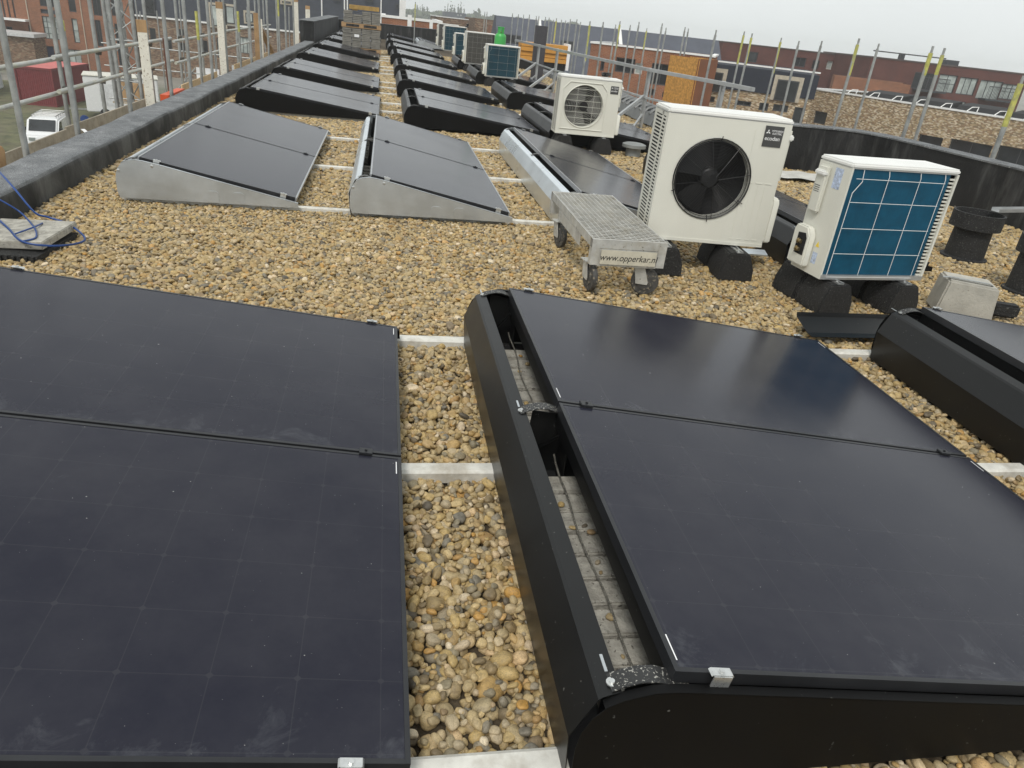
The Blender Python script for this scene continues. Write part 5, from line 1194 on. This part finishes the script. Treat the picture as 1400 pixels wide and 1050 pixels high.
# ------------------------------------------------------------------ vehicles and containers at street level
VW = pm('white_van_paint', (.72, .73, .73), rough=.25, var=.03); VT = pm('black_tyre', (.015, .015, .015), rough=.8)
_q = atZ(35, 207, GZ)
van = empty('parked_van', (_q.x+.45, _q.y+2.2, GZ), rad(9), 'white panel van with roof rack parked in rough grass below the scaffold', 'van')
b = MB().prism([(-2.2, .30), (2.15, .30), (2.15, 1.75), (1.9, 1.84), (-.75, 1.84), (-.95, 1.78), (-1.55, 1.12), (-2.1, .98), (-2.24, .65)], -.86, .86, 'x'); b.v = [(x, y, z) for x, y, z in b.v]
b.build('body', VW, van, bevel=.09)
MB().prism([(-1.56, 1.17), (-1.52, 1.13), (-.93, 1.74), (-.97, 1.78)], -.70, .70, 'x').build('windscreen', GD, van, (0, -.035, .025))
for s in (-1, 1):
    MB().prism([(-1.35, 1.15), (-.35, 1.15), (-.35, 1.66), (-.90, 1.66)], s*.861, s*.868, 'x').build('side_window', GD, van)
    for y in (-1.45, 1.4): MB().lathe([(0, -.1), (.2, -.1), (.31, -.09), (.31, .09), (.2, .1), (0, .1)], 20, (s*.80, y, .31), 'x').build('wheel', VT, van, smooth=40)
    MB().box((s*.45-.16, -2.235, .68), (s*.45+.16, -2.12, .86)).build('headlight', GP, van); MB().box((s*.93-.09, -1.15, 1.14), (s*.93+.09, -1.02, 1.32)).build('mirror', VT, van)
MB().box((-.6, -2.28, .34), (.6, -2.2, .52)).build('bumper', VT, van)
rk = MB()
for x in (-.65, .65): rk.tube([(x, -.6, 1.98), (x, 2.0, 1.98)], .03, 6)
for y in (-.5, .1, .7, 1.3, 1.9): rk.tube([(-.65, y, 1.98), (.65, y, 1.98)], .025, 6); rk.tube([(-.65, y, 1.83), (-.65, y, 1.98)], .02, 5); rk.tube([(.65, y, 1.83), (.65, y, 1.98)], .02, 5)
rk.build('roof_rack', GALV, van); van.scale = (.9, .9, .84)
def container(loc, rz, L, W, Hh, m, mt, lab, cat='container'):
    r = empty('shipping_container', loc, rz, lab, cat)
    c = MB(); n = 4
    def corr(x0, x1, flip):
        k = int((x1-x0)/.14); out = []
        for i in range(k*2+1): out.append((x0+(x1-x0)*i/(k*2), .035 if (i//1) % 2 else 0))
        return out
    for yy, sgn in ((0, 1), (W, -1)):
        pr = corr(0, L, 0); o = len(c.v)
        for x, d in pr: c.v += [(x, yy+sgn*d, .15), (x, yy+sgn*d, Hh-.12)]
        for i in range(len(pr)-1): c.f.append((o+2*i, o+2*i+2, o+2*i+3, o+2*i+1))
    for xx, sgn in ((0, 1), (L, -1)):
        pr = corr(0, W, 0); o = len(c.v)
        for y, d in pr: c.v += [(xx+sgn*d, y, .15), (xx+sgn*d, y, Hh-.12)]
        for i in range(len(pr)-1): c.f.append((o+2*i, o+2*i+2, o+2*i+3, o+2*i+1))
    c.build('wall', m, r)
    f = MB()
    for x in (0, L): 
        for y in (0, W): f.box((x-.06, y-.06, 0), (x+.06, y+.06, Hh))
    for z in (0, Hh-.14):
        for y in (0, W): f.box((0, y-.05, z), (L, y+.05, z+.14))
        for x in (0, L): f.box((x-.05, 0, z), (x+.05, W, z+.14))
    f.build('frame', m, r); MB().box((.0, .0, Hh-.02), (L, W, Hh+.01)).build('roof', mt, r)
RC = pm('dark_red_container', (.16, .025, .028), rough=.5, var=.15); RCT = pm('faded_red_container_roof', (.48, .13, .12), rough=.6, var=.15, scale=1)
container((*atZ(78, 147, GZ).xy, GZ), rad(86), 6.05, 2.44, 2.6, RC, RCT, 'dark red shipping container with faded red roof behind the white van')
container((-29.5, 62.6, GZ), rad(100), 6.05, 2.44, 2.6, pm('grey_white_container', (.52, .53, .53), rough=.5, var=.1), pm('dirty_container_roof', (.42, .38, .36), rough=.7, var=.25, scale=1), 'pale grey corrugated container at the left edge of the photo')
container((-36.9, 70.2, GZ), rad(70), 6.05, 2.44, 2.6, RC, RCT, 'second red container partly hidden behind the pale one')
tl = empty('site_trailer', (*atZ(121, 162, GZ).xy, GZ), rad(16), 'white site trailer with one black tyre beside the red container', 'trailer')
MB().box((0, 0, .45), (4.6, 2.3, 2.75)).build('body', VW, tl, bevel=.06); MB().box((-.05, -.05, 2.75), (4.65, 2.35, 2.83)).build('roof', pm('cream_roof', (.62, .61, .54), rough=.5), tl, bevel=.03)
MB().box((.9, -.02, .9), (2.0, -.003, 2.3)).build('panel', pm('offwhite_panel', (.6, .61, .62), rough=.4), tl); MB().lathe([(0, -.1), (.17, -.1), (.34, -.09), (.34, .09), (.17, .1), (0, .1)], 22, (1.1, -.09, .36), 'y').build('wheel', VT, tl, smooth=40)
MB().box((-1.4, 1.1, .4), (0, 1.2, .5)).build('drawbar', GALV, tl)
p = atZ(116, 163, GZ+.3); o = MB().lathe([(0, -.16), (.27, -.16), (.27, -.12), (.13, -.11), (.13, .11), (.27, .12), (.27, .16), (0, .16)], 20, (0, 0, .27), 'y').build('cable_drum', BLUEP, None, (p.x, p.y, GZ), (0, 0, .4), smooth=40); tag(o, 'blue cable drum on the grass beside the white trailer', 'cable drum')

# ------------------------------------------------------------------ sky, sun, haze, camera
w = bpy.data.worlds.new('World'); scene.world = w; w.use_nodes = True; nt = w.node_tree; bg = nt.nodes['Background']
SUN_EL, SUN_AZ = rad(52), rad(205)          # azimuth of the sun direction measured from +Y clockwise
sk = N(nt, 'ShaderNodeTexSky'); sk.sky_type = 'NISHITA'; sk.sun_disc = False; sk.sun_elevation = SUN_EL; sk.sun_rotation = SUN_AZ; sk.dust_density = 3; sk.air_density = 1
hs = N(nt, 'ShaderNodeHueSaturation'); hs.inputs['Saturation'].default_value = .12; nt.links.new(sk.outputs[0], hs.inputs['Color'])
tc = N(nt, 'ShaderNodeTexCoord'); nz = N(nt, 'ShaderNodeTexNoise', Scale=2.2, Detail=5.); nt.links.new(tc.outputs['Generated'], nz.inputs['Vector'])
cl = ramp(nt, [(.3, (7.2, 7.55, 7.55)), (.7, (8.0, 8.35, 8.32))]); nt.links.new(nz.outputs['Fac'], cl.inputs['Fac'])
mx = N(nt, 'ShaderNodeMix', data_type='RGBA'); mx.inputs[0].default_value = .85; nt.links.new(hs.outputs[0], mx.inputs[6]); nt.links.new(cl.outputs[0], mx.inputs[7])
nt.links.new(mx.outputs[2], bg.inputs['Color']); bg.inputs['Strength'].default_value = .1
sl = bpy.data.lights.new('sun', 'SUN'); sl.energy = 1.5; sl.angle = rad(14); sl.color = (1, .96, .90); so = bpy.data.objects.new('sun', sl); COL.objects.link(so)
dirv = Vector((math.sin(SUN_AZ)*math.cos(SUN_EL), math.cos(SUN_AZ)*math.cos(SUN_EL), math.sin(SUN_EL))); so.rotation_euler = dirv.to_track_quat('Z', 'Y').to_euler()
HAZE = True
if HAZE:
    m = bpy.data.materials.new('haze'); m.use_nodes = True; nt = m.node_tree; nt.nodes.remove(nt.nodes['Principled BSDF'])
    pv_ = nt.nodes.new('ShaderNodeVolumePrincipled'); pv_.inputs['Density'].default_value = .0010; pv_.inputs['Color'].default_value = (.93, .96, .97, 1); pv_.inputs['Anisotropy'].default_value = .2
    nt.links.new(pv_.outputs[0], nt.nodes['Material Output'].inputs['Volume'])
    tag(MB().box((-620, -120, GZ-3), (620, 720, 13)).build('haze', m), kind='stuff')
cd = bpy.data.cameras.new('camera'); co_ = bpy.data.objects.new('camera', cd); COL.objects.link(co_); scene.camera = co_
cd.sensor_width = 36; cd.lens = CF/1400*36; cd.clip_end = 6000; cd.clip_start = .05
M = Matrix(((CR[0][0], -CR[0][1], -CR[0][2], 0), (CR[1][0], -CR[1][1], -CR[1][2], 0), (CR[2][0], -CR[2][1], -CR[2][2], CH), (0, 0, 0, 1))); co_.matrix_world = M
scene.view_settings.view_transform = 'Standard'; scene.view_settings.look = 'None'; scene.view_settings.exposure = .32; scene.view_settings.gamma = 1
scene.cycles.max_bounces = 8; scene.cycles.volume_bounces = 2
